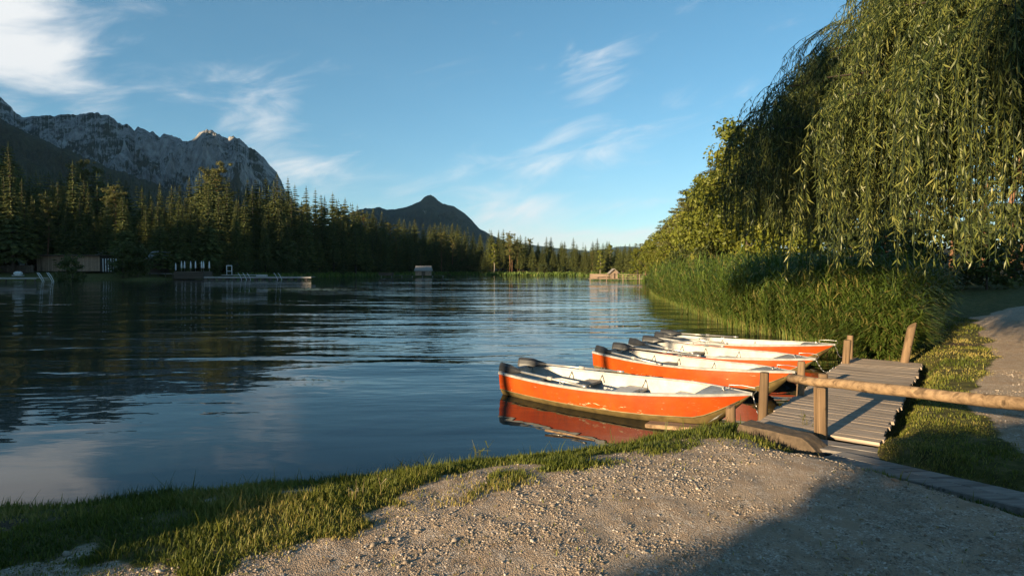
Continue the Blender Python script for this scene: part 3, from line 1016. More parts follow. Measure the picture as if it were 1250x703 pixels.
def right_bank():
    r = random.Random(5); np_ = 0
    spots = []
    # (px, top y, Y, kind)
    for px, top, Y, k in [(778, 303, 138, 'b'), (787, 297, 130, 'p'), (793, 292, 122, 'b'), (800, 288, 116, 'p'), (806, 283, 108, 'b'), (812, 274, 104, 'p'),
                          (797, 300, 108, 'b'), (815, 290, 96, 'b'), (820, 268, 98, 'p'), (826, 262, 92, 'b'), (832, 252, 90, 'p'), (838, 245, 84, 'p'), (842, 256, 78, 'b'),
                          (848, 238, 80, 'p'), (856, 226, 76, 'p'), (862, 240, 70, 'b'), (870, 214, 70, 'p'), (880, 200, 66, 'p'), (890, 205, 62, 'b'), (905, 180, 64, 'p'),
                          (925, 170, 62, 'p'), (950, 165, 60, 'p'), (980, 160, 58, 'p'), (1010, 170, 56, 'p'), (1045, 165, 58, 'p'), (1080, 170, 60, 'p'), (1120, 175, 58, 'p'),
                          (1160, 160, 60, 'p'), (1200, 170, 56, 'p'), (1250, 165, 54, 'p'), (1300, 170, 56, 'p'), (835, 268, 100, 'b'), (858, 262, 92, 'b'), (1000, 220, 66, 'b'), (1090, 230, 66, 'b'), (1180, 230, 64, 'b')]:
        p = at(px, 330, Y); g = gz(p.x, Y); H = at(px, top, Y).z - g
        if k == 'p':
            np_ = np_ + 1; od = ORD[np_]
            t, c = PIN[r.randrange(4)]; s = H / 20
            place_tree('pine_tree', c, t, p.x, Y, s, s * r.uniform(1.1, 1.4) * (1.15 if Y > 70 else 1), 'sunlit pine on the right bank, ' + od + ' from the pier' if px < 880 else 'pine behind the willow curtain, ' + od + ' from the pier', 'pine', 'pines of the right bank')
        else:
            t, c = BRO[r.randrange(4)]; s = H / 14
            place_tree('leafy_tree', c, t, p.x, Y, s, s * r.uniform(.9, 1.2), 'sunlit leafy tree on the wooded right bank ' + ('near the pier' if Y > 105 else 'half way along' if Y > 85 else 'above the reed tip' if px < 900 else 'behind the willow'), 'tree', 'leafy trees of the right bank')


right_bank()
BIG = broad_meshes(401, 14, 4.6, 15000, .17, lobes=46, nl=18)
BIG2 = broad_meshes(402, 11, 3.9, 9000, .17, lobes=36, nl=16)
for px, top, Y, m, h, wd, lab in [(912, 150, 44, BIG, 14, 1.0, 'large leafy tree at the left edge of the willow'), (868, 205, 50, BIG2, 11, .85, 'bright green leafy tree above the reeds where pines begin'),
                                  (965, 175, 40, BIG2, 11, .9, 'leafy tree half hidden behind the willow curtain'), (1040, 190, 42, BIG, 14, .8, 'leafy tree hidden deep behind the willow strands')]:
    p = at(px, 330, Y); H = at(px, top, Y).z - gz(p.x, Y)
    place_tree('leafy_tree', m[1], m[0], p.x, Y, H / h, H / h * wd, lab, 'tree', None)
for px, Y, s, w_ in [(830, 72, .8, 'farthest of the'), (850, 60, .9, 'second farthest of the'), (872, 48, .8, 'one below the bright tree among'), (1205, 34, .8, 'one left of the orange trunk among'), (1240, 38, 1.0, 'one behind the orange trunk among'), (1150, 36, .9, 'one behind the path bend among'), (1100, 34, .9, 'one under the willow curtain among'), (1050, 34, .8, 'one under the lit willow strands among')]:
    p = at(px, 330, Y)
    place_tree('bank_bush', BROS[1][1], BROS[1][0], p.x, Y, s, s, w_ + ' leafy bushes behind the reed bed', 'bush', 'bushes behind the reed bed')
for px, Y in [(1234, 42)]:
    p = at(px, 330, Y); t, c = PIN[2]
    place_tree('pine_tree', c, t, p.x, Y, .8, .9, 'pine with orange trunk on the grassy rise behind the willow', 'pine', None)

# trees behind the photographer, whose shadows lie over the near ground


def shade_tree(s, c, h, m, sc, label):
    x, y = (s + c) / 2 ** .5, (s - c) / 2 ** .5
    place_tree('shade_tree', m[1], m[0], x, y, sc * h, sc, label, 'tree', None)


SHADE = broad_meshes(501, 10, 4.2, 26000, .30, 'shrub', low=.03, lobes=120, nl=14)
SHADEH = broad_meshes(502, 14, 5.0, 8500, .28, 'shrub', low=.645, lobes=60, nl=14)
for s, c, h, sc, lab in [(-15, 2.3, .54, .95, 'nearest dense tree behind the gravel shore, out of view'), (-19, 6.4, 1.4, 1.0, 'second dense tree behind the gravel shore, out of view'),
                    (-12.5, 1.35, .55, .78, 'small dense tree close behind the gravel shore, out of view'), (-16, 8.5, 1.4, 1.1, 'third dense tree behind the gravel shore, out of view'), (-22, 11, 1.4, 1.2, 'last dense tree behind the gravel shore, out of view')]:
    shade_tree(s, c, h, SHADE, sc, lab)
shade_tree(-19, 2.7, 1.55, SHADEH, .70, 'second high-crowned tree behind the gravel shore, out of view')
shade_tree(-17, -7.2, 1.60, SHADEH, .70, 'high-crowned tree on the shore behind the photographer, out of view')
shade_tree(-8.0, -5.4, .42, SHADE, .50, 'low bush on the bank beside the photographer, out of view')


# ------------------------------------------------------------------ weeping willow
def willow():
    e = empty('willow_tree', (13.4, 12.2, gz(13.4, 12.2) - .05), 0, 'weeping willow trailing long leafy strands over the path and reeds', 'willow')
    B = Vector(e.location)
    r = np.random.default_rng(77); pr = random.Random(77)
    mb = MB()
    mb.tube([(0, 0, -.3), (.1, 0, 1.5), (-.1, .1, 3.2), (0, 0, 4.6)], [.62, .48, .42, .36], 10, wob=.06)
    ribs = MB()
    S = []                                   # bunches of strands: start, outward reach, low end
    for i in range(134):
        a = R_(pr.uniform(186, 226)) if i >= 104 else R_(pr.uniform(100, 222)) if i < 90 else R_(pr.uniform(-130, 95))
        rr = 8.4 * pr.uniform(.22, 1.0) ** .66 if i < 104 else pr.uniform(3.4, 6.2)
        z = 10.7 - .0857 * rr * rr + pr.uniform(-.9, .3)
        q = Vector((math.cos(a) * rr, math.sin(a) * rr, z))
        o = Vector((math.cos(a), math.sin(a), 0))
        b0 = Vector((0, 0, 4.0)); b1 = Vector((q.x * .35, q.y * .35, z * .72 + 1.6)); b2 = Vector((q.x * .75, q.y * .75, z + .35))
        k = .07 + .08 * (1 - rr / 8.3)
        ribs.tube([b0, b1, b2, q], [k * 1.5, k, k * .5, .012], 6, cap=False)
        reach = pr.uniform(.3, 1.1)
        drop = pr.uniform(2.4, 6.0) if i < 104 else pr.uniform(4.5, 8.0)
        n = pr.randint(26, 46)
        sp = pr.uniform(.09, .20)
        for m in range(n):
            f = pr.random()
            st = b2.lerp(q, .2 + .8 * f)
            S.append((st.x + pr.gauss(0, sp), st.y + pr.gauss(0, sp), st.z + pr.gauss(0, .15), o.x * reach + pr.gauss(0, .12), o.y * reach + pr.gauss(0, .12), z - drop * pr.uniform(.45, 1.05)))
    tv = np.array([(0, 0, 0), (.066, .42, -.03), (-.066, .42, -.03), (0, 1, .04)]); tv[:, 0] *= 1.0
    tf = np.array([(0, 1, 2), (1, 3, 2)])
    P, D, Z = [], [], []
    LV, LF = [], []
    tw = MB()
    for (x, y, z, ox, oy, low) in S:
        wx, wy = B.x + x, B.y + y
        floor_ = pr.choice([2.3, 2.6, 2.9, 3.2, 3.6]) if wy < 10.5 else pr.uniform(2.9, 4.2)
        if wx > 8.0 and pr.random() < .10: floor_ = pr.uniform(1.6, 2.2)
        low = max(low, floor_ - B.z)
        if z - low < .8: low = z - pr.uniform(.7, 1.3)
        n = int((z - low) * 24)
        ph, am = pr.uniform(0, 6.28), pr.uniform(.02, .09)
        dx, dy = pr.gauss(-.02, .05), pr.gauss(-.02, .05)
        pts = []; tone = pr.gauss(.42, .17)
        for k in range(n):
            f = k / n; g = 1 - (1 - min(1, f * 2.2)) ** 2
            q = Vector((x + ox * g + am * math.sin(ph + f * 5) + dx * f * (z - low), y + oy * g + am * math.cos(ph + f * 4) + dy * f * (z - low), z - (z - low) * f ** 1.25))
            if k % 6 == 0 or k == n - 1: pts.append(q)
            P.append(q); D.append(pr.uniform(0, 6.28)); Z.append(tone + .15 * f)
        if len(pts) > 1: tw.tube(pts, [.006] * len(pts), 3, cap=False)
    P = np.array([tuple(p) for p in P]); n = len(P)
    a = np.array(D)
    s = r.uniform(.08, .178, n)
    # leaf: long axis hangs down and out, with its own roll
    el = r.normal(-1.02, .36, n)
    yv = np.stack([np.cos(a) * np.cos(el), np.sin(a) * np.cos(el), np.sin(el)], -1)
    q = r.normal(size=(n, 3)); xv = np.cross(yv, q); xv /= np.linalg.norm(xv, axis=1)[:, None]
    zv = np.cross(xv, yv)
    M = np.stack([xv, yv, zv], -1) * s[:, None, None]
    V, F = rep(tv, tf, M, P)
    rn = np.repeat(np.clip(np.array(Z) + r.normal(0, .13, n), 0, 1), 4)
    mb.build('trunk', MT['bark'], e)
    ribs.build('bough', MT['bark'], e)
    tag(link('crown', np_mesh('crown', V, F, MT['willow'], rn), e))
    tw.build('twigs', MT['shrub'], e)
    e_leaves = n
    return n


n_willow = willow()


# ------------------------------------------------------------------ reeds, grass, pebbles (stuff)
def reed_template(seed, h=2.3, nl=7):
    r = np.random.default_rng(seed)
    V, F = [], []
    def strip(pts, wd, ax):
        b = len(V)
        for p, w_ in zip(pts, wd):
            V.append(np.array(p) - ax * w_); V.append(np.array(p) + ax * w_)
        for i in range(len(pts) - 1):
            F.append((b + 2 * i, b + 2 * i + 1, b + 2 * i + 3)); F.append((b + 2 * i, b + 2 * i + 3, b + 2 * i + 2))
    strip([(0, 0, -.2), (.02, .01, h * .5), (.03, .03, h)], [.008, .007, .003], np.array([1, 0, 0]))
    strip([(0, 0, -.2), (.02, .01, h * .5), (.03, .03, h)], [.008, .007, .003], np.array([0, 1, 0]))
    for i in range(nl):
        z = h * (.22 + .74 * (i + r.random() * .6) / nl); a = r.random() * 6.28; L = h * (.20 + .13 * r.random())
        c = np.array([math.cos(a), math.sin(a), 0]); ax = np.array([-math.sin(a), math.cos(a), .2])
        up = 1.1 + .6 * r.random()
        strip([c * .02 + [0, 0, z], c * L * .35 + [0, 0, z + L * up * .42], c * L * .75 + [0, 0, z + L * up * .55], c * L * 1.05 + [0, 0, z + L * (up * .5 - .25)]], [.007, .020, .015, .001], ax)
    return np.array(V, float), np.array(F)


def reeds():
    r = np.random.default_rng(9)
    T = [reed_template(k, 2.3, 7) for k in range(6)]
    pts = []
    # bed along the right shore
    n = 26000
    y = np.exp(r.uniform(np.log(12.8), np.log(66), n))
    edge = np.interp(y, [12, 13.3, 15, 18, 22, 28, 44, 61, 66], [8.2, 8.3, 8.6, 8.7, 8.4, 9.1, 11.2, 14.6, 16])
    wid = np.interp(y, [12.8, 15, 17, 20, 24, 30, 66], [.7, 2.1, 4.2, 6.0, 5.5, 5, 4.5])
    x = edge + wid * r.random(n) ** 1.35
    keep = (path_d(x, y) > 1.1) & (r.random(n) < np.interp(y, [12, 20, 40, 66], [.36, .36, .28, .24]))
    x, y = x[keep], y[keep]
    n = len(x)
    z = np.maximum(ground_z(x, y), -.25)
    h = np.interp(y, [12.8, 15, 18, 25, 66], [.36, .56, .78, .92, .93]) * (.62 + .42 * r.random(n) ** .7) * (.78 + .42 * fbm(x * .9, y * .9, 3))
    h = h * np.where(r.random(n) < .05, 1.28, 1.0)
    Vs, Fs, Rs = [], [], []
    off = 0
    k = r.integers(0, 6, n)
    for i, (tv, tf) in enumerate(T):
        m = k == i
        M = lean(rotz(r.uniform(0, 6.28, m.sum()), 1.0, h[m]), r.normal(-.03, .11, m.sum()), r.normal(-.02, .11, m.sum()))
        V, F = rep(tv, tf, M, np.stack([x[m], y[m], z[m]], -1))
        Vs.append(V); Fs.append(F + off); off += len(V)
        dryness = np.where(r.random(m.sum()) < .12, .9, np.clip(r.normal(.38, .16, m.sum()), 0, .7))
        hh = V[:, 2] - np.repeat(z[m], len(tv))
        Rs.append(np.clip(np.repeat(dryness, len(tv)) + .5 * sstep(.7, .0, hh) * np.repeat(r.random(m.sum()), len(tv)), 0, 1))
    me = np_mesh('reed_bed', np.concatenate(Vs), np.concatenate(Fs), MT['reed'], np.concatenate(Rs))
    tag(link('reed_bed', me), 'dense green reed bed between the moored boats and the right bank', 'reeds', kind='stuff')
    return n


n_reeds = reeds()


def far_reeds():
    r = np.random.default_rng(19)
    n = 160000
    u = (r.uniform(40, 800, n) - 625) / 700 / CP
    Y = r.uniform(105, 300, n); x = u * Y
    sd = lake_sd(x, Y)
    px = 625 + u * 700 * CP
    keep = (sd > -1.0) & (sd < 6) & ((px > 285) | (r.random(n) < .0)) & (Y > 110)
    x, Y, px = x[keep], Y[keep], px[keep]
    n = len(x); z = np.maximum(ground_z(x, Y), 0)
    tv = np.array([(-.5, 0, -.1), (.5, 0, -.1), (.3, .1, .6), (-.2, .0, 1.0), (.0, -.1, .85)]); tf = np.array([(0, 1, 2), (0, 2, 3), (0, 1, 4)])
    M = rotz(r.uniform(0, 6.28, n), .8, r.uniform(.4, 1.2, n))
    V, F = rep(tv, tf, M, np.stack([x, Y, z], -1))
    me = np_mesh('far_reeds', V, F, MT['reed'], np.repeat(np.clip(r.normal(.35, .18, n), 0, 1), 5))
    tag(link('far_reeds', me), 'strip of green reeds along the far shore', 'reeds', kind='stuff')


far_reeds()
TB = np.array([(-.06, 0, 0), (.06, 0, 0), (-.05, .10, .5), (.05, .10, .5), (0, .34, 1.0)])
TBF = np.array([(0, 1, 3), (0, 3, 2), (2, 3, 4)])


def near_grass():
    r = np.random.default_rng(4)
    n = 640000
    # more blades per square metre close to the camera
    d = np.exp(r.uniform(np.log(2.4), np.log(26), n)); a = r.uniform(-.80, .80, n)
    x, y = d * np.sin(a), d * np.cos(a)
    sd = lake_sd(x, y)
    g, gv, fo = masks(x, y, sd)
    u, v = (x - JP0[0]) * JD[0] + (y - JP0[1]) * JD[1], (x - JP0[0]) * JN[0] + (y - JP0[1]) * JN[1]
    onj = (u > -.5) & (u < JLEN + .05) & (np.abs(v) < JW / 2 + .02)
    bu, bv = (x - 3.20) * .417 + (y - 5.68) * -.909, (x - 3.20) * .909 + (y - 5.68) * .417
    onb = (bu > -.5) & (bu < 5) & (np.abs(bv) < .21)
    dens = .44 + 1.9 * (fbm(x * 2.6, y * 2.6, 3) - .44)
    keep = (sd > -.03) & (r.random(n) < np.clip(sstep(.12, .95, g) * dens + .004, 0, 1)) & ~onj & ~onb
    x, y, g, sd, d = x[keep], y[keep], g[keep], sd[keep], d[keep]
    n = len(x); z = ground_z(x, y) - .006
    tall = fbm(x * 1.7 + 9, y * 1.7, 3)
    h = (.022 + .10 * np.clip(tall - .30, 0, 1) + .03 * r.random(n) + .09 * (r.random(n) < .008)) * .76 * (.55 + .5 * sstep(.4, .9, g)) * r.uniform(.55, 1.35, n)
    h = h * np.where(x > 3.6, .62, 1.0) * np.where(sd < .45, 1.35, 1.0) * np.interp(d, [3, 8, 26], [1, 1.1, 1.7])
    w_ = np.interp(d, [3, 8, 26], [.055, .085, .24]) * r.uniform(.7, 1.3, n)
    M = lean(rotz(r.uniform(0, 6.28, n), 1.0, h), 0, 0)
    M[:, :, 0] *= w_[:, None]; M[:, :, 1] *= (h * r.uniform(.4, 2.2, n))[:, None]
    V, F = rep(TB, TBF, M, np.stack([x, y, z], -1))
    dry = np.clip(.40 + 1.2 * (fbm(x * .8, y * .8 + 40, 3) - .5) + r.normal(0, .16, n) + .3 * sstep(.75, .4, g) + np.where(x > 3.6, .14, 0), 0, 1)  # patchy dryness; right-hand lawn also painted paler and yellower as if sunlit
    me = np_mesh('grass', V, F, MT['grass'], np.repeat(dry, 5))
    tag(link('grass', me), 'short grass growing along the bank and beside the jetty', 'grass', kind='stuff')
    return n


n_grass = near_grass()


def gravel():
    r = np.random.default_rng(14)
    n = 300000
    d = np.exp(r.uniform(np.log(2.5), np.log(13), n)); a = r.uniform(-.78, .80, n)
    x, y = d * np.sin(a), d * np.cos(a)
    sd = lake_sd(x, y)
    g, gv, fo = masks(x, y, sd)
    u, v = (x - JP0[0]) * JD[0] + (y - JP0[1]) * JD[1], (x - JP0[0]) * JN[0] + (y - JP0[1]) * JN[1]
    onj = (u > -.6) & (np.abs(v) < JW / 2 + .05)
    bu, bv = (x - 3.20) * .417 + (y - 5.68) * -.909, (x - 3.20) * .909 + (y - 5.68) * .417
    onb = (bu > -.6) & (bu < 5) & (np.abs(bv) < .24)
    patch = fbm(x * 1.6, y * 1.6 + 12, 4)
    keep = (sd > .15) & (r.random(n) < np.clip((gv - 1.1 * g) * (.10 + 1.5 * sstep(.44, .62, patch)), 0, .9)) & ~onj & ~onb
    x, y, d = x[keep], y[keep], d[keep]
    n = len(x)
    # a rough 12-vertex stone
    ph = (1 + 5 ** .5) / 2
    tv = np.array([(-1, ph, 0), (1, ph, 0), (-1, -ph, 0), (1, -ph, 0), (0, -1, ph), (0, 1, ph), (0, -1, -ph), (0, 1, -ph), (ph, 0, -1), (ph, 0, 1), (-ph, 0, -1), (-ph, 0, 1)], float) / 1.9
    tf0 = np.array([(0, 11, 5), (0, 5, 1), (0, 1, 7), (0, 7, 10), (0, 10, 11), (1, 5, 9), (5, 11, 4), (11, 10, 2), (10, 7, 6), (7, 1, 8), (3, 9, 4), (3, 4, 2), (3, 2, 6), (3, 6, 8), (3, 8, 9), (4, 9, 5), (2, 4, 11), (6, 2, 10), (8, 6, 7), (9, 8, 1)])
    s = np.exp(r.normal(np.log(.0032), .5, n)) * np.interp(d, [2.5, 6, 13], [.9, 1.15, 1.3])
    s = np.where(r.random(n) < .008, s * 1.7, s)
    ov = np.array([(1, 0, 0), (-1, 0, 0), (0, 1, 0), (0, -1, 0), (0, 0, 1), (0, 0, -1)], float)
    of = np.array([(0, 2, 4), (2, 1, 4), (1, 3, 4), (3, 0, 4), (2, 0, 5), (1, 2, 5), (3, 1, 5), (0, 3, 5)])
    Vs, Fs, Rn, off = [], [], [], 0
    k = np.where(s > .0055, r.integers(0, 3, n), r.integers(3, 8, n))
    z = ground_z(x, y)
    for i in range(8):
        m = k == i
        tv_, tf = (tv, tf0) if i < 3 else (ov, of)
        t = tv_ * (1 + .28 * r.normal(size=(len(tv_), 1)))
        M = rotz(r.uniform(0, 6.28, m.sum()), s[m], s[m] * r.uniform(.45, .85, m.sum()))
        M[:, :, 0] *= r.uniform(.8, 1.6, m.sum())[:, None]
        V, F = rep(t, tf, M, np.stack([x[m], y[m], z[m] + s[m] * .25], -1))
        Vs.append(V); Fs.append(F + off); off += len(V)
        Rn.append(np.repeat(np.clip(r.normal(.45, .24, m.sum()), 0, 1), len(t)))
    me = np_mesh('gravel', np.concatenate(Vs), np.concatenate(Fs), MT['pebble'], np.concatenate(Rn))
    tag(link('gravel', me), 'loose pale gravel stones over the shore path', 'gravel', kind='stuff')
    return n


n_gravel = gravel()


def litter():
    r = np.random.default_rng(44); n = 420
    d = np.exp(r.uniform(np.log(2.7), np.log(8), n)); a = r.uniform(-.6, .75, n)
    x, y = d * np.sin(a), d * np.cos(a); k = lake_sd(x, y) > .5; x, y = x[k], y[k]; n = len(x)
    tv = np.array([(0, 0, 0), (.16, .4, .10), (-.16, .4, .08), (0, 1, .05)]); tf = np.array([(0, 1, 2), (1, 3, 2)])
    s_ = r.uniform(.025, .065, n)
    V, F = rep(tv, tf, rotz(r.uniform(0, 6.28, n), s_, s_), np.stack([x, y, ground_z(x, y) + .007], -1))
    tag(link('fallen_leaves', np_mesh('fallen_leaves', V, F, MT['litter'], np.repeat(r.random(n), 4))), 'small dry willow leaves scattered on the gravel', 'leaves', kind='stuff')


def stalks(name, x, y, n, h, sp, label, seed, mat='dry', flop=.5):
    """a little clump of dry or green water-edge stalks with a few bent leaves"""
    pr = random.Random(seed); mb = MB()
    for i in range(n):
        a = pr.uniform(0, 6.28); bx, by = pr.gauss(0, sp), pr.gauss(0, sp * .5)
        L = h * pr.uniform(.5, 1.1); f = pr.uniform(.1, flop)
        q = Vector((math.cos(a), math.sin(a), 0))
        p = [Vector((bx, by, -.05)), Vector((bx, by, 0)) + q * L * f * .25 + Vector((0, 0, L * .5)), Vector((bx, by, 0)) + q * L * f + Vector((0, 0, L * (.95 - f * .4)))]
        mb.tube(p, [.004, .0032, .0012], 3)
        if pr.random() < .6:
            s0 = p[1]; a2 = pr.uniform(0, 6.28); d = Vector((math.cos(a2), math.sin(a2), 0)); w_ = Vector((-d.y, d.x, 0)) * .007
            e1 = s0 + d * L * .25 + Vector((0, 0, L * .16)); e2 = s0 + d * L * .52 + Vector((0, 0, L * .05))
            mb.add([s0 - w_ * .4, s0 + w_ * .4, e1 + w_, e1 - w_, e2], [(0, 1, 2, 3), (3, 2, 4)])
    o = mb.build(name, MT[mat], None, (x, y, max(gz(x, y), 0)))
    me = o.data; a = me.attributes.new('rnd', 'FLOAT', 'POINT')
    a.data.foreach_set('value', np.random.default_rng(seed).random(len(me.vertices)).astype(np.float32))
    return tag(o, label, 'plant', 'dry stalks at the water edge')


litter()
stalks('water_plant', -1.02, 5.98, 16, .30, .07, 'yellow dry reed tuft at the water edge', 3, 'dry', .6)
stalks('water_plant', -.38, 6.42, 9, .36, .05, 'sprawling green reed stalk standing in shallow water', 4, 'grass', 1.3)
stalks('water_plant', -1.55, 5.82, 10, .20, .22, 'thin dry stalks left of the yellow reed tuft', 6, 'dry', 1.2)
stalks('water_plant', -.75, 6.12, 10, .18, .22, 'low pale stalks between the two reed tufts', 8, 'dry', 1.3)
stalks('water_plant', -2.55, 5.5, 12, .12, .35, 'fallen pale stalks lying on the bank edge', 9, 'dry', 1.6)
stalks('water_plant', -3.75, 5.2, 7, .14, .12, 'bleached stalk tuft on the shaded bank', 10, 'dry', 1.4)
stalks('water_plant', -1.15, 4.3, 6, .20, .06, 'single dry grass stems on the shaded bank', 12, 'dry', .5)
stalks('water_plant', 3.55, 6.9, 5, .42, .05, 'slender green stems beside the boundary post', 13, 'grass', .5)


# ------------------------------------------------------------------ jetty
def ang(d): return math.atan2(d[1], d[0])


def jetty():
    rz = ang(JN)                                            # local x across the jetty, local y along it
    e = empty('jetty', (JP0[0], JP0[1], 0), rz, 'grey plank jetty beside the moored rowing boats', 'jetty')
    r = random.Random(31)
    pitch = .163
    variants = []
    for k in range(5):
        mb = MB(); mb.box((0, 0, 0), (JW + r.uniform(-.02, .05), pitch - .005, .042), bev=.003)
        # weather the ends and tops a little
        mb.v = [(x + r.uniform(-.006, .006), y + r.uniform(-.002, .002), z + r.uniform(-.001, .001)) for x, y, z in mb.v]
        variants.append(mb.mesh('plank', MT['plank']))
    n = int(JLEN / pitch)
    for i in range(n):
        o = link('plank', r.choice(variants), e)
        o.location = (r.uniform(-.025, .025), .10 + i * pitch, JZ - .021 + r.uniform(-.0015, .0015))
        o.rotation_euler = (r.uniform(-.006, .006), r.uniform(-.005, .005), r.uniform(-.006, .008) + (math.pi if r.random() < .5 else 0))
    for sx in (-.42, .42):
        mb = MB(); mb.box((sx, JLEN / 2, JZ - .115), (.09, JLEN - .1, .14), bev=.008); mb.build('stringer', MT['darkwood'], e)
    for y in (1.2, 2.9, 4.6, 6.4):
        for sx in (-.50, .50):
            mb = MB(); mb.tube([(sx, y, -1.2), (sx, y, JZ - .05)], .06, 8); mb.build('pile', MT['post'], e)
    return e


jetty()


def walkway(name, label, a, b, w, z0, z1, nb, thick=.06, mat='sleeper'):
    """a few long planks side by side from a to b"""
    a, b = Vector((a[0], a[1], z0)), Vector((b[0], b[1], z1))
    d = b - a; L = d.length
    e = empty(name, a, 0, label, 'boardwalk')
    Q = d.normalized().to_track_quat('X', 'Z').to_matrix().to_4x4()
    for i in range(nb):
        mb = MB(); off = (i - (nb - 1) / 2) * w
        mb.box(Q @ Vector((L / 2 + random.uniform(-.03, .03), off, -thick / 2 + random.uniform(-.004, .004))), (L, w - .010, thick), bev=.008, M=Q)
        mb.build('plank', MT[mat], e)
    return e


walkway('boardwalk', 'worn grey boardwalk planks crossing from the jetty end to the path', (3.20, 5.68), (4.66, 2.5), .205, .365, .63, 2, .09)
walkway('threshold_boards', 'short grey boards lying at the near end of the jetty', (2.98, 6.30), (3.98, 5.60), .20, .355, .345, 2, .045)


# kerb stone that holds the bank beside the jetty
def kerb_stone():
    mb = MB(); L, W, H = 1.0, .30, .52
    nx, ny, nz = 14, 5, 7
    idx, vs, fs = {}, [], []
    def vid(i, j, k):
        if (i, j, k) not in idx:
            x, y, z = (i / nx - .5) * L, (j / ny - .5) * W, k / nz * H
            top = H - .16 * max(0, (i / nx - .78) / .22) ** 1.6 
            z *= top / H
            q = 1 - .10 * (k / nz) ** 4
            n = [float(fbm(np.array([x * 5 + 3 * c + z * 2]), np.array([y * 5 + z * 5 + c * 9]), 4)[0]) - .5 for c in range(3)]
            idx[(i, j, k)] = len(vs); vs.append((x * q + n[0] * .05, y * q + n[1] * .05, z + n[2] * .022))
        return idx[(i, j, k)]
    for i in range(nx):
        for k in range(nz):
            fs.append((vid(i, 0, k), vid(i + 1, 0, k), vid(i + 1, 0, k + 1), vid(i, 0, k + 1)))
            fs.append((vid(i, ny, k), vid(i, ny, k + 1), vid(i + 1, ny, k + 1), vid(i + 1, ny, k)))
        for j_ in range(ny):
            fs.append((vid(i, j_, nz), vid(i + 1, j_, nz), vid(i + 1, j_ + 1, nz), vid(i, j_ + 1, nz)))
    for j_ in range(ny):
        for k in range(nz):
            fs.append((vid(0, j_, k), vid(0, j_, k + 1), vid(0, j_ + 1, k + 1), vid(0, j_ + 1, k)))
            fs.append((vid(nx, j_, k), vid(nx, j_ + 1, k), vid(nx, j_ + 1, k + 1), vid(nx, j_, k + 1)))
    mb.add(vs, fs, 0, False)
    o = mb.build('kerb_stone', MT['stone'], None, (2.98, 6.24, -.075), R_(-52))
    tag(o, 'brown worn kerb stone between the grassy bank and the jetty', 'stone')


kerb_stone()


# ------------------------------------------------------------------ posts and rail
def post(x, y, z0, z1, r0, label, lean_=(0, 0), mat='post', slant=.0, name='mooring_post'):
    e = MB(); h = z1 - z0
    n = 12; pts = []; k = 6
    rr = random.Random(int(x * 100))
    vs, fs = [], []
    ph = [rr.uniform(-.05, .05) for _ in range(n)]
    for i in range(k + 1):
        f = i / k
        for j in range(n):
            a = 2 * math.pi * j / n
            r_ = r0 * (1 + ph[j] + rr.uniform(-.02, .02)) * (1.04 - .08 * f)
            if i == k: r_ *= .93
            z = -.5 + (h + .5) * f + (slant * math.cos(a) * r0 if i >= k - 1 else 0)
            if i == k - 1: z = h - .02 + slant * math.cos(a) * r0
            vs.append((lean_[0] * z + r_ * math.cos(a), lean_[1] * z + r_ * math.sin(a), z))
    for i in range(k):
        for j in range(n):
            fs.append((i * n + j, i * n + (j + 1) % n, (i + 1) * n + (j + 1) % n, (i + 1) * n + j))
    e.add(vs, fs, 0, True); b = len(vs)
    e.add([(lean_[0] * h, lean_[1] * h, h + .004)] + vs[k * n:], [(0, 1 + j, 1 + (j + 1) % n) for j in range(n)], 0)
    return tag(e.build(name, MT[mat], None, (x, y, z0)), label, 'post', 'mooring posts of the jetty')


post(3.30, 7.50, .12, .86, .060, 'tall round post at the bow of the nearest boat', (.03, 0))
post(2.84, 7.38, .10, .44, .062, 'short weathered post stub on the grassy bank', (-.02, 0), slant=.5)
post(4.33, 8.56, .30, .84, .055, 'dark round post at the bow of the second boat', (.02, 0), 'post')
post(6.72, 11.50, .30, .80, .070, 'round post at the far left corner of the jetty', (.06, 0))
post(7.18, 12.15, .30, .82, .062, 'darker post behind the far corner of the jetty', (.02, 0), 'post')
post(7.98, 11.62, .30, 1.08, .075, 'leaning thick post on the grass side of the jetty end', (.20, .02), slant=.8)


def rail_fence():
    e = empty('rail_fence', (3.42, 6.42, .3), 0, 'rustic log rail on split posts at the jetty entrance', 'fence')
    B = Vector(e.location)
    a, b = Vector((3.20, 6.58, .955)), Vector((4.95, 2.15, 1.36))
    mb = MB(); n = 14; r = random.Random(2)
    mb.tube([a.lerp(b, i / n) + Vector((r.uniform(-.006, .006), 0, r.uniform(-.008, .008))) - B for i in range(n + 1)], [.051 + .006 * i / n + r.uniform(-.003, .003) for i in range(n + 1)], 14, wob=.03)
    mb.build('rail', MT['rail'], e)
    mb = MB()
    mb.box((.045, -.02, .27), (.105, .11, .66 + .0), bev=.02)
    mb.v = [(x + (z - .2) * -.02 + r.uniform(-.004, .004), y, z) for x, y, z in mb.v]
    mb.build('post', MT['post'], e)
    mb = MB(); mb.tube([(.115, .07, -.3), (.125, .075, .3), (.125, .08, .725)], [.056, .054, .05], 10, wob=.04)
    mb.build('post', MT['post'], e)
    mb = MB(); mb.tube([(1.42, -4.15, -.3), (1.42, -4.15, 1.0)], [.07, .065], 10, wob=.04); mb.build('post', MT['post'], e)


rail_fence()

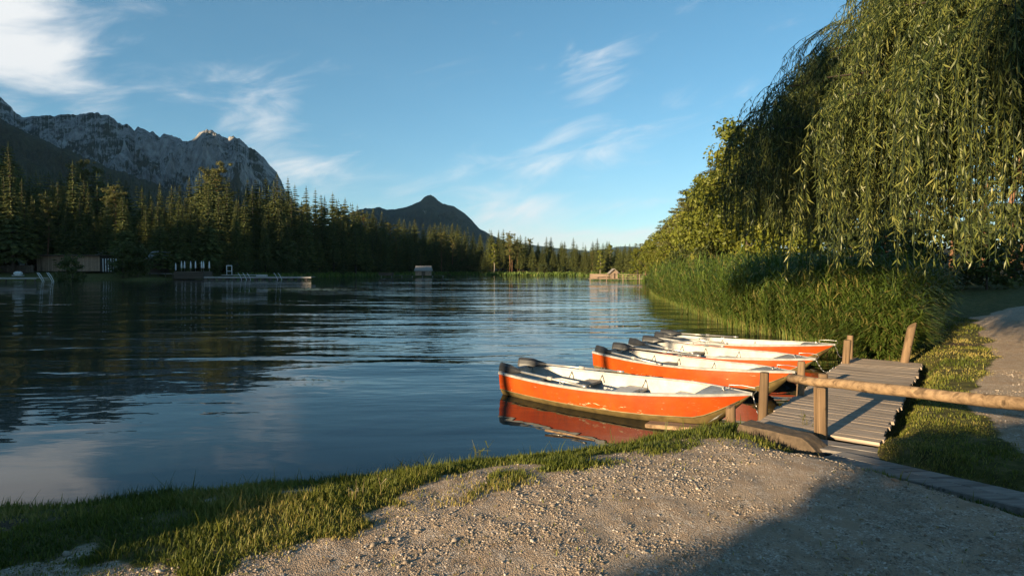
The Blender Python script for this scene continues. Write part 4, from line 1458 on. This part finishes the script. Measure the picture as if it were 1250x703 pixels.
# beam lying from the bank into the water, and the sunken pole
mb = MB()
a, b = Vector((1.85, 7.78, .10)), Vector((2.78, 7.20, .17))
Q = (b - a).normalized().to_track_quat('X', 'Z').to_matrix().to_4x4()
mb.box((0, 0, 0), ((b - a).length, .21, .055), bev=.008, M=Q)
tag(mb.build('shore_plank', MT['rail'], None, (a + b) / 2), 'bare wooden plank on the bank under the nearest bow', 'plank')
mb = MB()
mb.tube([(0, 0, .035), (.34, -.18, .02), (.62, -.36, .0)], [.016, .014, .012], 6)
tag(mb.build('sunken_pole', MT['post'], None, (.45, 7.72, 0)), 'thin pole floating in the water below the nearest boat', 'pole')

# ------------------------------------------------------------------ rowing boats
BL = 4.12


def hb(t):
    if t < .42: return .50 + .20 * math.sin(math.pi / 2 * t / .42)
    u = (t - .42) / .58
    return max(.012, .70 * max(0.0, math.cos(math.pi / 2 * min(u, 1) ** 1.45)) ** .92)


def sheer(t): return .405 - .03 * math.sin(math.pi * min(1, t * 1.3)) + .085 * t ** 3


def keel(t): return -.12 + (max(0, t - .84) / .16) ** 1.25 * (sheer(1) + .10)


FZ = [1, .90, .72, .455, .43, .25, .08, 0]
FY = [1, .995, .98, .94, .925, .80, .45, 0]


def boat():
    e = empty('rowing_boat', (0, 0, 0), 0, '', 'boat', 'orange rowing boats moored at the jetty')
    ts = [i / 30 for i in range(31)]
    def sec(t, y_in=0, z_in=0):
        s, k, b = sheer(t), keel(t), hb(t)
        out = []
        for fz, fy in zip(FZ, FY):
            out.append((max(0, b * fy - y_in), k + (s - k) * fz + z_in))
        return out
    def shell(rows, name, mat, y_in=0, z_in=0, flip=False, tmax=1.0):
        mb = MB()
        tt = [t for t in ts if t <= tmax]
        for sd in (-1, 1):
            vs = []
            for t in tt:
                S = sec(t, y_in, z_in)
                for r_ in rows: vs.append((t * BL, sd * S[r_][0], S[r_][1]))
            k = len(rows); fs = []
            for i in range(len(tt) - 1):
                for j in range(k - 1):
                    f = (i * k + j, i * k + j + 1, (i + 1) * k + j + 1, (i + 1) * k + j)
                    fs.append(f if (sd < 0) != flip else f[::-1])
            mb.add(vs, fs, 0, True)
        return mb.build(name, mat, e)
    hull = shell([0, 1, 2, 3], 'hull', MT['orange'])
    bot = shell([4, 5, 6, 7], 'hull_bottom', MT['olive'], -.004)
    # a narrow lip where the orange ends
    mb = MB()
    for sd in (-1, 1):
        pts = []
        for t in ts[:-1]:
            S = sec(t); pts.append((t * BL, sd * (S[3][0] + .002), S[3][1] - .008))
        mb.tube(pts, .011, 5)
    mb.build('rubbing_strip', MT['olive'], e)
    # inside
    mb = MB()
    for sd in (-1, 1):
        vs = []; tt = ts[:-1]
        for t in tt:
            b, s = hb(t), sheer(t); i_ = max(.004, b - .032)
            fl = max(.03, keel(t) + .06)
            for fy, z in ((1, s - .012), (.975, s - .12), (.94, s - .22), (.84, max(fl + .02, .10)), (.70, fl), (0, fl)):
                vs.append((max(.03, t * BL), sd * i_ * fy, max(z, fl)))
        k = 6; fs = []
        for i in range(len(tt) - 1):
            for j in range(k - 1):
                f = (i * k + j, i * k + j + 1, (i + 1) * k + j + 1, (i + 1) * k + j)
                fs.append(f[::-1] if sd < 0 else f)
        mb.add(vs, fs, 0, True)
    mb.build('inner_skin', MT['white'], e)
    # transom, outside orange above, olive below; inside white
    S = sec(0)
    def plate(rows, x, name, mat, inset, parent=e, th=.0):
        m = MB(); pts = [(x, S[r_][0] - inset, S[r_][1]) for r_ in rows] + [(x, -(S[r_][0] - inset), S[r_][1]) for r_ in rows[::-1]]
        m.add(pts, [tuple(range(len(pts)))])
        return m.build(name, mat, parent)
    tr = plate([0, 1, 2, 3], -.003, 'transom', MT['orange'], 0)
    plate([4, 5, 6, 7], -.003, 'lower_transom', MT['olive'], 0, tr)
    m = MB(); m.box((.022, 0, .24), (.030, .90, .30)); m.build('inner_transom', MT['white'], tr)
    # gunwale rail round the top
    for sd in (-1, 1):
        mb = MB(); vs, fs = [], []
        tt = ts + [1.004]
        for t in tt:
            b, s = hb(min(t, 1)), sheer(min(t, 1))
            for dy, dz in ((.014, -.022), (.016, .010), (.004, .017), (-.034, .017), (-.038, -.008)):
                vs.append((t * BL - (.006 if t == 0 else 0), sd * max(.002, b + dy), s + dz))
        k = 5
        for i in range(len(tt) - 1):
            for j in range(k):
                f = (i * k + j, i * k + (j + 1) % k, (i + 1) * k + (j + 1) % k, (i + 1) * k + j)
                fs.append(f if sd < 0 else f[::-1])
        fs.append(tuple(range(k)))
        mb.add(vs, fs)
        mb.build('gunwale', MT['rim'], e)
    m = MB(); m.box((.012, 0, sheer(0) + .004), (.062, 1.0, .034), bev=.006); m.build('transom_cap', MT['rim'], e)
    # floor boards, each its own
    for i in range(5):
        y = (i - 2) * .17; m = MB(); m.box((1.65, y, .050), (2.6, .155, .018), bev=.004); m.build('floor_board', MT['floor'], e)
    # seats
    def seat(t, depth, zt, name, box=0.0, mat='white'):
        b0, b1 = hb(t) - .045, hb(t + depth / BL) - .045
        x0, x1 = t * BL, t * BL + depth
        m = MB()
        zb = zt - .035 if not box else .05
        yb0, yb1 = (b0, b1) if not box else (b0 * box, b1 * box)
        sh = .97 if not box else 1
        m.add([(x0, -yb0 * sh, zb), (x1, -yb1 * sh, zb), (x1, yb1 * sh, zb), (x0, yb0 * sh, zb), (x0, -yb0, zt), (x1, -yb1, zt), (x1, yb1, zt), (x0, yb0, zt)],
              [(3, 2, 1, 0), (4, 5, 6, 7), (0, 1, 5, 4), (1, 2, 6, 5), (2, 3, 7, 6), (3, 0, 4, 7)])
        return m.build(name, MT[mat], e)
    seat(.012, .40, .245, 'stern_seat')
    seat(.285, .24, .255, 'rowing_seat', 0, 'floor')
    mid = seat(.475, .34, .270, 'middle_seat', .50)
    seat(.475, .34, .235, 'middle_thwart')
    seat(.70, .30, .275, 'bow_seat')
    # foredeck
    m = MB(); vs = []; tt = [.835, .86, .89, .92, .95, .98, 1.0]
    for t in tt:
        b = max(.004, hb(t) - .028); vs += [(t * BL, -b, sheer(t) + .006), (t * BL, 0, sheer(t) + .016), (t * BL, b, sheer(t) + .006)]
    fs = []
    for i in range(len(tt) - 1):
        for j in range(2): fs.append((i * 3 + j, i * 3 + 3 + j, i * 3 + 4 + j, i * 3 + 1 + j))
    n0 = len(vs); b = hb(.835) - .028
    vs += [(.835 * BL, -b, sheer(.835) - .12), (.835 * BL, b, sheer(.835) - .12)]
    fs.append((0, 1, 2, n0 + 1, n0))
    m.add(vs, fs)
    m.build('foredeck', MT['rim'], e)
    # bow handle and cleat
    z = sheer(1)
    m = MB(); m.tube([(3.80, .04, z - .02), (3.80, .05, z + .075), (3.98, .055, z + .088), (4.16, .03, z + .085), (4.185, .0, z + .04), (4.12, 0, z - .04)], .0085, 6); m.build('bow_handle', MT['steel'], e)
    m = MB(); m.tube([(3.74, -.05, z + .03), (3.74, .05, z + .03)], .012, 6); m.tube([(3.74, 0, z - .02), (3.74, 0, z + .03)], .014, 6); m.build('cleat', MT['steel'], e)
    # oarlocks and the triangular seat brackets on the sides
    for sd in (-1, 1):
        t = .345; b, s = hb(t), sheer(t)
        m = MB(); m.box((t * BL, sd * (b - .02), s + .018), (.10, .045, .02), bev=.004)
        for dx in (-.032, .032): m.tube([(t * BL, sd * (b - .02), s + .02), (t * BL + dx, sd * (b - .02), s + .05), (t * BL + dx * .9, sd * (b - .02), s + .095)], .007, 5)
        m.build('oarlock', MT['steel'], e)
        for t in (.20, .345, .545):
            b, s = hb(t) - .045, sheer(t)
            m = MB()
            for dx in (-.055, .055): m.tube([(t * BL, sd * b, s - .03), (t * BL + dx, sd * b * .95, .22)], .006, 4)
            m.build('seat_bracket', MT['steel'], e)
    # rope fender loop of dark wear on the keel
    m = MB(); m.tube([(.3, 0, -.13), (2.0, 0, -.135), (3.5, 0, -.12)], .02, 6); m.build('keel', MT['olive'], e)
    return e


def oar():
    e = empty('oar', (0, 0, 0), 0, '', 'oar', 'oars laid over the boat sterns')
    m = MB(); m.tube([(.42, 0, 0), (1.9, 0, 0)], .0185, 8); m.build('shaft', MT['alu'], e)
    m = MB(); m.tube([(1.9, 0, 0), (2.02, 0, 0)], [.021, .021], 8); m.build('grip', MT['alu'], e)
    m = MB(); m.tube([(1.20, 0, 0), (1.30, 0, 0)], .030, 10); m.build('collar', MT['white'], e)
    m = MB(); vs, fs = [], []
    st = [(0, .075, .010), (.04, .092, .012), (.30, .086, .016), (.44, .052, .020), (.58, .022, .022)]
    for x, hw, th in st:
        cam_ = .02 * math.sin(x * 6)
        for y, z in ((-hw, 0), (-hw * .4, th), (hw * .4, th), (hw, 0), (hw * .4, -th), (-hw * .4, -th)):
            vs.append((x, y, z + cam_))
    for i in range(len(st) - 1):
        for j in range(6): fs.append((i * 6 + j, i * 6 + (j + 1) % 6, (i + 1) * 6 + (j + 1) % 6, (i + 1) * 6 + j))
    fs += [tuple(range(6)), tuple(range(24, 30))[::-1]]
    m.add(vs, fs); m.build('blade', MT['black'], e)
    return e


B0, O0 = boat(), oar()
boats = [((3.33, 7.92), -37.9, 'nearest orange rowing boat with scuffed paint and white inside', 'the nearest boat'),
         ((4.76, 9.62), -50.5, 'second orange rowing boat from the grassy bank, stern outward', 'the second boat'),
         ((5.87, 11.05), -49.0, 'third orange rowing boat, partly hidden behind the second', 'the third boat'),
         ((7.45, 13.20), -35.5, 'farthest orange rowing boat, moored against the reeds', 'the farthest boat')]
first_b = first_o = True
for i, ((bx, by), a, lab, who) in enumerate(boats):
    d = Vector((math.cos(R_(a)), math.sin(R_(a)), 0)); n = Vector((-d.y, d.x, 0))
    o = B0 if first_b else copy_tree(B0); first_b = False
    st = Vector((bx, by, 0)) - d * BL
    o.location = st; o.rotation_euler = (R_((0.6, -1.4, 1.2, -.8)[i]), 0, R_(a)); o['label'] = lab
    for sd, side in ((-1, 'near'), (1, 'reed-side')):
        q = O0 if first_o else copy_tree(O0); first_o = False
        jit = (i * 37 % 10) / 100
        p0 = st + d * (-.12 - .05 * sd + jit) + n * sd * (.40 - .12 * (sd > 0)) + Vector((0, 0, sheer(0) + .075))
        lock = st + d * (.345 * BL) + n * sd * (hb(.345) - .03) + Vector((0, 0, sheer(.345) + .062))
        dr = (lock - p0).normalized()
        if sd > 0 and i == 0: pass
        q.location = p0
        q.rotation_mode = 'XYZ'
        q.rotation_euler = (R_(58 + (i * 29 + sd * 11) % 30), -math.asin(dr.z), math.atan2(dr.y, dr.x))
        q['label'] = f'black-bladed oar on the {side} gunwale of {who}'
# chains from the bows to the jetty edge
for i, ((bx, by), a, lab, who) in enumerate(boats):
    d = Vector((math.cos(R_(a)), math.sin(R_(a)), 0))
    p = Vector((bx, by, 0)) + d * .02 + Vector((0, 0, sheer(1) - .03))
    tgt = [(3.42, 7.62, .25), (4.62, 9.05, .34), (6.2, 11.0, .34), (7.0, 12.0, .45)][i]
    tgt = Vector(tgt)
    m = MB(); pts = [p.lerp(tgt, k / 8) - Vector((0, 0, .16 * math.sin(math.pi * k / 8))) for k in range(9)]
    # links, alternating
    for k in range(8):
        m.tube([pts[k] - p, (pts[k] + pts[k + 1]) / 2 - p + Vector((0, .01 * (-1) ** k, 0)), pts[k + 1] - p], .009, 5)
    tag(m.build('mooring_chain', MT['steel'], None, p), f'mooring chain from the bow of {who} to the jetty', 'chain', 'mooring chains')


# ------------------------------------------------------------------ far shore: bathing place, sheds, huts
def gp(px, Y, dz=0.0):
    p = at(px, 330, Y)
    return Vector((p.x, Y, gz(p.x, Y) + dz))


def shed():
    Y = 136; a, b = gp(45, Y), gp(122, Y); L = b.x - a.x; z = a.z
    e = empty('wooden_shed', (a.x, Y, z), 0, 'long flat-roofed shed of vertical boards on the lawn', 'shed')
    r = random.Random(3); nb = 34; w_ = L / nb
    meshes = []
    for k in range(3):
        m = MB(); m.box((0, 0, 1.8), (w_ - .04, .05, 3.6), bev=.01); meshes.append(m.mesh('board', MT['shedwood']))
    m = MB(); m.box((L / 2, 3.0, 1.78), (L - .1, 5.8, 3.5)); m.build('wall', MT['darkwood'], e)
    for i in range(nb):
        o = link('board', meshes[i % 3], e); o.location = ((i + .5) * w_, 0, .12); o.location.y = r.uniform(-.015, .015)
    m = MB(); m.box((L / 2, 2.7, 3.86), (L + .9, 7.2, .26), bev=.03); m.build('roof', MT['darkwood'], e)
    m = MB(); m.box((L + .2, .1, .1), (.2, .2, .2))
    for i in range(6):
        m = MB(); m.box((L + .7 + i * .62, .1, 1.55), (.16, .12, 3.1), bev=.01); m.build('open_slat', MT['pale'], e)


shed()


def pitched(name, label, px0, px1, Y, ytop, eave, mat, wallmat, drop=1.0):
    a, b = gp(px0, Y), gp(px1, Y); L = b.x - a.x; z = a.z
    H = at(px0, ytop, Y).z - z
    e = empty(name, (a.x, Y, z), 0, label, 'building')
    m = MB(); m.box((L / 2, 2.5, (H - drop) / 2), (L, 5, H - drop)); m.build('wall', MT[wallmat], e)
    m = MB(); m.add([(-.4, -.6, H - drop), (L + .4, -.6, H - drop), (L + .2, 2.5, H), (-.2, 2.5, H), (-.4, 5.6, H - drop), (L + .4, 5.6, H - drop),
                     (-.4, -.6, H - drop - .12), (L + .4, -.6, H - drop - .12), (L + .4, 5.6, H - drop - .12), (-.4, 5.6, H - drop - .12)],
                    [(0, 1, 2, 3), (3, 2, 5, 4), (6, 7, 1, 0), (0, 3, 4, 9, 6), (1, 7, 8, 5, 2), (6, 9, 8, 7), (4, 5, 8, 9)])
    m.build('roof', MT[mat], e)


pitched('bath_house', 'bath house with pale grey roof behind the shed', 101, 127, 144, 305, 0, 'roof', 'darkwood', 1.2)
pitched('kiosk', 'small kiosk with sloping pale roof among the trees', 180, 199, 140, 306, 0, 'roof', 'darkwood', 1.9)


def far_fence():
    a = gp(-10, 132); e = empty('board_fence', a, 0, 'grey board fence left of the wooden shed', 'fence')
    for i in range(16):
        m = MB(); m.box((i * .62, 0, .85), (.58, .05, 1.7), bev=.01); m.build('board', MT['darkwood'], e)
    m = MB(); m.box((4.7, .06, 1.3), (9.6, .05, .12)); m.build('cross_rail', MT['darkwood'], e)


far_fence()
m = MB(); m.box((0, 0, .55), (1.7, 1.1, .9), bev=.3); m.box((0, 0, .08), (1.9, 1.2, .16), bev=.04)
tag(m.build('covered_boat', MT['pale'], None, gp(22, 128)), 'pale covered hump on the lawn by the bathing jetty', 'cover')
m = MB(); m.box((0, 0, 1.1), (.9, .8, 2.2), bev=.08); m.box((0, 0, 2.35), (1.2, 1.1, .25), bev=.05)
tag(m.build('changing_cabin', MT['roof'], None, gp(28, 134)), 'narrow pale cabin between the board fence and shed', 'cabin')


def ladder(e, x, y, z0, h, run, mat='pale'):
    for sx in (-.28, .28):
        m = MB(); m.tube([(x + sx, y, z0 + h), (x + sx + run * .25, y - .1, z0 + h * .75), (x + sx + run, y - .3, z0 - 1.2)], .045, 6); m.build('ladder_rail', MT[mat], e)
    for k in range(4):
        f = .35 + .2 * k; m = MB(); m.box((x + run * f, y - .3 * f, z0 + h * (1 - f) - .8 * f), (.6, .12, .05)); m.build('ladder_rung', MT[mat], e)


def bathing_jetty():
    Y = 112; a, b = at(-30, 330, Y), at(45, 330, Y); L = b.x - a.x
    e = empty('bathing_jetty', (a.x, Y, 0), 0, 'pale bathing jetty with bent ladder rails reaching in from the edge', 'jetty')
    n = 16
    for i in range(n):
        m = MB(); m.box(((i + .5) * L / n, 1.2, .72), (L / n - .03, 3.0, .10), bev=.01); m.build('plank', MT['palewood'], e)
    m = MB(); m.box((L / 2, -.2, .58), (L, .12, .16)); m.build('edge_beam', MT['palewood'], e)
    for x in (2.2, 5.8, 9.6, L - .5):
        m = MB(); m.tube([(x, .1, -1.5), (x, .1, .66)], .13, 7); m.build('pile', MT['darkwood'], e)
    for dx in (.1, 2.0):
        for off in (0, .42):
            m = MB(); m.tube([(L + dx + off * .7, -.1, 1.75), (L + dx + .5 + off, -.2, 1.1), (L + dx + 1.55 + off * .6, -.3, -.6)], .05, 6); m.build('handrail', MT['pale'], e)
    for k in range(3):
        m = MB(); m.box((L + 1.6 + k * .22, -.1, .62 - k * .32), (1.5, .3, .06)); m.build('step', MT['palewood'], e)


bathing_jetty()


def platform():
    Y = 136
    e = empty('bathing_platform', (at(180, 330, Y).x, Y, 0), 0, 'long pale floating bathing platform with two ladders', 'platform')
    X0 = e.location.x
    def X(px): return at(px, 330, Y).x - X0
    n = 30; x0, x1 = X(248), X(380); w_ = (x1 - x0) / n
    for i in range(n):
        m = MB(); m.box((x0 + (i + .5) * w_, 1.4, .62), (w_ - .05, 3.0, .14), bev=.01); m.build('plank', MT['palewood'], e)
    m = MB(); m.box(((x0 + x1) / 2, -.14, .42), (x1 - x0, .1, .2)); m.build('edge_beam', MT['palewood'], e)
    for i in range(0, n, 2):
        m = MB(); m.box((x0 + (i + .5) * w_, .3, .14), (w_ * .9, .7, .34), bev=.05); m.build('float', MT['darkwood'], e)
    m = MB(); m.box((X(276) + 2.0, 4.6, 1.05), (X(318) - X(268), 2.4, .16), bev=.02); m.build('upper_deck', MT['palewood'], e)
    m = MB(); m.box((X(312), 3.4, .92), (2.4, 1.0, .45), bev=.05); m.build('bench', MT['palewood'], e)
    for px in (292, 298, 303, 336, 341):
        m = MB(); x = X(px); m.tube([(x - .5, .4, 1.55), (x + .1, -.1, 1.1), (x + 1.1, -.5, -.7)], .05, 6); m.build('ladder_rail', MT['pale'], e)
    for px in (183, 193, 202, 211, 248, 257):
        m = MB(); x = X(px); m.tube([(x, 0, -1.5), (x, 0, 1.9 if px > 240 else 1.5)], .10, 6); m.build('pile', MT['darkwood'], e)
    n = 16; a, b = X(180), X(216)
    for i in range(n):
        m = MB(); m.box((a + (i + .5) * (b - a) / n, 1.2, 1.42), ((b - a) / n - .04, 2.2, .1)); m.build('plank', MT['palewood'], e)
    # terrace block with boarded front
    a, b = X(214), X(249)
    for k in range(5):
        m = MB(); m.box(((a + b) / 2, 1.6, .34 + k * .36), (b - a, 4.4 - .02 * k, .33), bev=.02); m.build('terrace_board', MT['darkwood'], e)
    # white frame
    f = MB(); x = X(264)
    for dx in (0, 1.25): f.tube([(x + dx, 5, 1.1), (x + dx, 5, 3.4)], .09, 6)
    f.tube([(x, 5, 3.35), (x + 1.25, 5, 3.35)], .12, 6); f.tube([(x, 5, 2.0), (x + 1.25, 5, 2.0)], .07, 6)
    f.build('diving_frame', MT['pale'], e)
    for i, px in enumerate((208, 214, 219, 225.5, 232.5, 239, 242.5, 248.5)):
        u = empty('folded_parasol', (X0 + X(px), Y + 2.2 + .4 * (i % 2), 1.96), 0, ('first', 'second', 'third', 'fourth', 'fifth', 'sixth', 'seventh', 'eighth')[i] + ' folded pale parasol from the lawn end of the bathing terrace', 'parasol', 'folded parasols on the bathing terrace')
        if i == 0: u.location.z = 1.5
        m = MB(); m.tube([(0, 0, -.02), (0, 0, 2.5)], .035, 6); m.build('pole', MT['alu'], u)
        m = MB(); m.tube([(0, 0, .75), (0, 0, 1.3), (0, 0, 2.0), (0, 0, 2.45)], [.20, .17, .13, .04], 7, wob=.12); m.build('canopy', MT['pale'], u)


platform()


def hut(name, label, px0, px1, Y, pier, roofmat, wallmat, hwall, hroof, pierlabel, rail=None, deckmat='palewood', gable_left=False, tint='palewood'):
    x0, x1 = at(px0, 330, Y).x, at(px1, 330, Y).x
    L = x1 - x0
    e = empty(name, (x0, Y, .5), 0, label, 'hut')
    D = max(2.0, L * .8)
    for k in range(5):
        m = MB(); m.box((L / 2, 0, hwall * (k + .5) / 5), (L, .06, hwall / 5 - .02), bev=.01); m.build('wall_board', MT[wallmat], e)
    m = MB(); m.box((L / 2, D / 2 + .05, hwall / 2), (L - .06, D, hwall)); m.build('wall', MT[wallmat], e)
    ov = .35
    m = MB()
    if gable_left:
        m.add([(-ov, -ov, hwall - .25), (L / 2, -ov, hwall + hroof), (L + ov, -ov, hwall - .25), (-ov, D + ov, hwall - .25), (L / 2, D + ov, hwall + hroof), (L + ov, D + ov, hwall - .25),
               (-ov, -ov, hwall - .37), (L / 2, -ov, hwall + hroof - .14), (L + ov, -ov, hwall - .37), (-ov, D + ov, hwall - .37), (L / 2, D + ov, hwall + hroof - .14), (L + ov, D + ov, hwall - .37)],
              [(0, 1, 4, 3), (1, 2, 5, 4), (6, 9, 10, 7), (7, 10, 11, 8), (0, 6, 7, 1), (1, 7, 8, 2), (0, 3, 9, 6), (2, 8, 11, 5), (3, 4, 10, 9), (4, 5, 11, 10)])
        g = MB(); g.add([(0, .0, hwall), (L, .0, hwall), (L / 2, .0, hwall + hroof * .9), (0, .06, hwall), (L, .06, hwall), (L / 2, .06, hwall + hroof * .9)], [(0, 1, 2), (3, 5, 4), (0, 2, 5, 3), (1, 4, 5, 2)])
        g.build('gable', MT[wallmat], e)
    else:
        m.add([(-ov, -ov, hwall - .1), (L + ov, -ov, hwall - .1), (L + ov * .6, D / 2, hwall + hroof), (-ov * .6, D / 2, hwall + hroof), (-ov, D + ov, hwall - .1), (L + ov, D + ov, hwall - .1),
               (-ov, -ov, hwall - .24), (L + ov, -ov, hwall - .24), (L + ov, D + ov, hwall - .24), (-ov, D + ov, hwall - .24)],
              [(0, 1, 2, 3), (3, 2, 5, 4), (6, 7, 1, 0), (0, 3, 4, 9, 6), (1, 7, 8, 5, 2), (6, 9, 8, 7), (4, 5, 8, 9)])
    m.build('roof', MT[roofmat], e)
    m = MB(); m.box((L * .55, -.05, hwall * .42), (L * .24, .06, hwall * .8), bev=.01); m.build('door', MT['darkwood'], e)
    # its pier
    a, b = at(pier[0], 330, Y).x, at(pier[1], 330, Y).x
    p = empty(name + '_pier', (a, Y, 0), 0, pierlabel, 'pier')
    n = max(8, int((b - a) / .7)); w_ = (b - a) / n
    pm = MB(); pm.box((0, D / 2, .42), (w_ - .03, D + 1.6, .10), bev=.01); pm = pm.mesh('plank', MT[deckmat])
    for i in range(n):
        o = link('plank', pm, p); o.location = ((i + .5) * w_, 0, 0)
    k = max(4, int((b - a) / 3.0))
    for i in range(k + 1):
        m = MB(); m.tube([((b - a) * i / k, -.6, -1.4), ((b - a) * i / k, -.6, 1.35 if rail else .38)], .09, 6); m.build('pile', MT[tint], p)
    if rail:
        for z in (.85, 1.3):
            m = MB(); m.tube([(0, -.6, z), (x0 - a - .2, -.6, z)], .06, 5); m.tube([(x1 - a + .2, -.6, z), (b - a, -.6, z)], .06, 5); m.build('handrail', MT[tint], p)
        m = MB(); m.box(((x0 - a) * .5, 1.4, .95), (x0 - a - .4, .08, 1.0)); m.build('side_boards', MT[tint], p)


hut('stilt_hut', 'grey roofed boat hut standing over the dark far water', 507, 525, 190, (466, 541), 'rooftile', 'shedwood', 1.7, 1.5, 'low pier carrying the grey roofed hut', None, 'darkwood')
hut('pier_hut', 'little sunlit gabled hut on the wooden pier by the right bank', 745.5, 754, 120, (720, 800), 'rooftile', 'warmwood', 1.35, .75, 'sunlit wooden pier with railing around the gabled hut', True, 'warmwood', True, 'warmwood')
m = MB(); m.box((0, 0, .95), (4.6, 2, .9), bev=.05); m.box((0, 0, 1.45), (5.0, 2.4, .12), bev=.02)
tag(m.build('boat_box', MT['darkwood'], None, (at(471, 330, 191).x, 191.5, 0)), 'low dark box at the lawn end of the stilt hut pier', 'box')

# floating leaves on the open water


def lilies():
    r = np.random.default_rng(3)
    n = 420
    u = (r.normal(382, 26, n) - 625) / 700 / CP
    Y = r.normal(66, 2.2, n); x = u * Y
    k = 8; a = np.arange(k) / k * 5.9
    tv = np.concatenate([[(0, 0, 0)], np.stack([np.cos(a), np.sin(a), 0 * a], -1)]); tf = np.array([(0, i + 1, i + 2) for i in range(k - 1)])
    V, F = rep(tv, tf, rotz(r.uniform(0, 6.28, n), r.uniform(.10, .22, n), np.ones(n)), np.stack([x, Y, .012 + .012 * r.random(n)], -1))
    tag(link('lily_pads', np_mesh('lily_pads', V, F, MT['lily'], np.repeat(r.random(n), k + 1))), 'pale lily pads floating on the dark water', 'lily pads', kind='stuff')


lilies()

# thin evening air over the whole valley
hz = MB(); hz.box((0, 2000, 1350), (36000, 36000, 2720))
ho = hz.build('haze', None); ho.data.materials.clear()
hm = bpy.data.materials.new('air'); hm.use_nodes = True
hm.node_tree.nodes.remove(hm.node_tree.nodes['Principled BSDF'])
pv = hm.node_tree.nodes.new('ShaderNodeVolumePrincipled')
pv.inputs['Color'].default_value = (.42, .68, 1.0, 1)
pv.inputs['Density'].default_value = HAZE
hm.node_tree.links.new(pv.outputs[0], hm.node_tree.nodes['Material Output'].inputs['Volume'])
ho.data.materials.append(hm)
tag(ho, 'thin blue evening haze over the lake and mountains', 'haze', kind='stuff')
tri = sum(len(o.data.polygons) for o in SC.objects if o.type == 'MESH')
print('COUNTS far', n_far, 'willow', n_willow, 'reeds', n_reeds, 'grass', n_grass, 'gravel', n_gravel, 'faces', tri, 'objects', len(SC.objects))
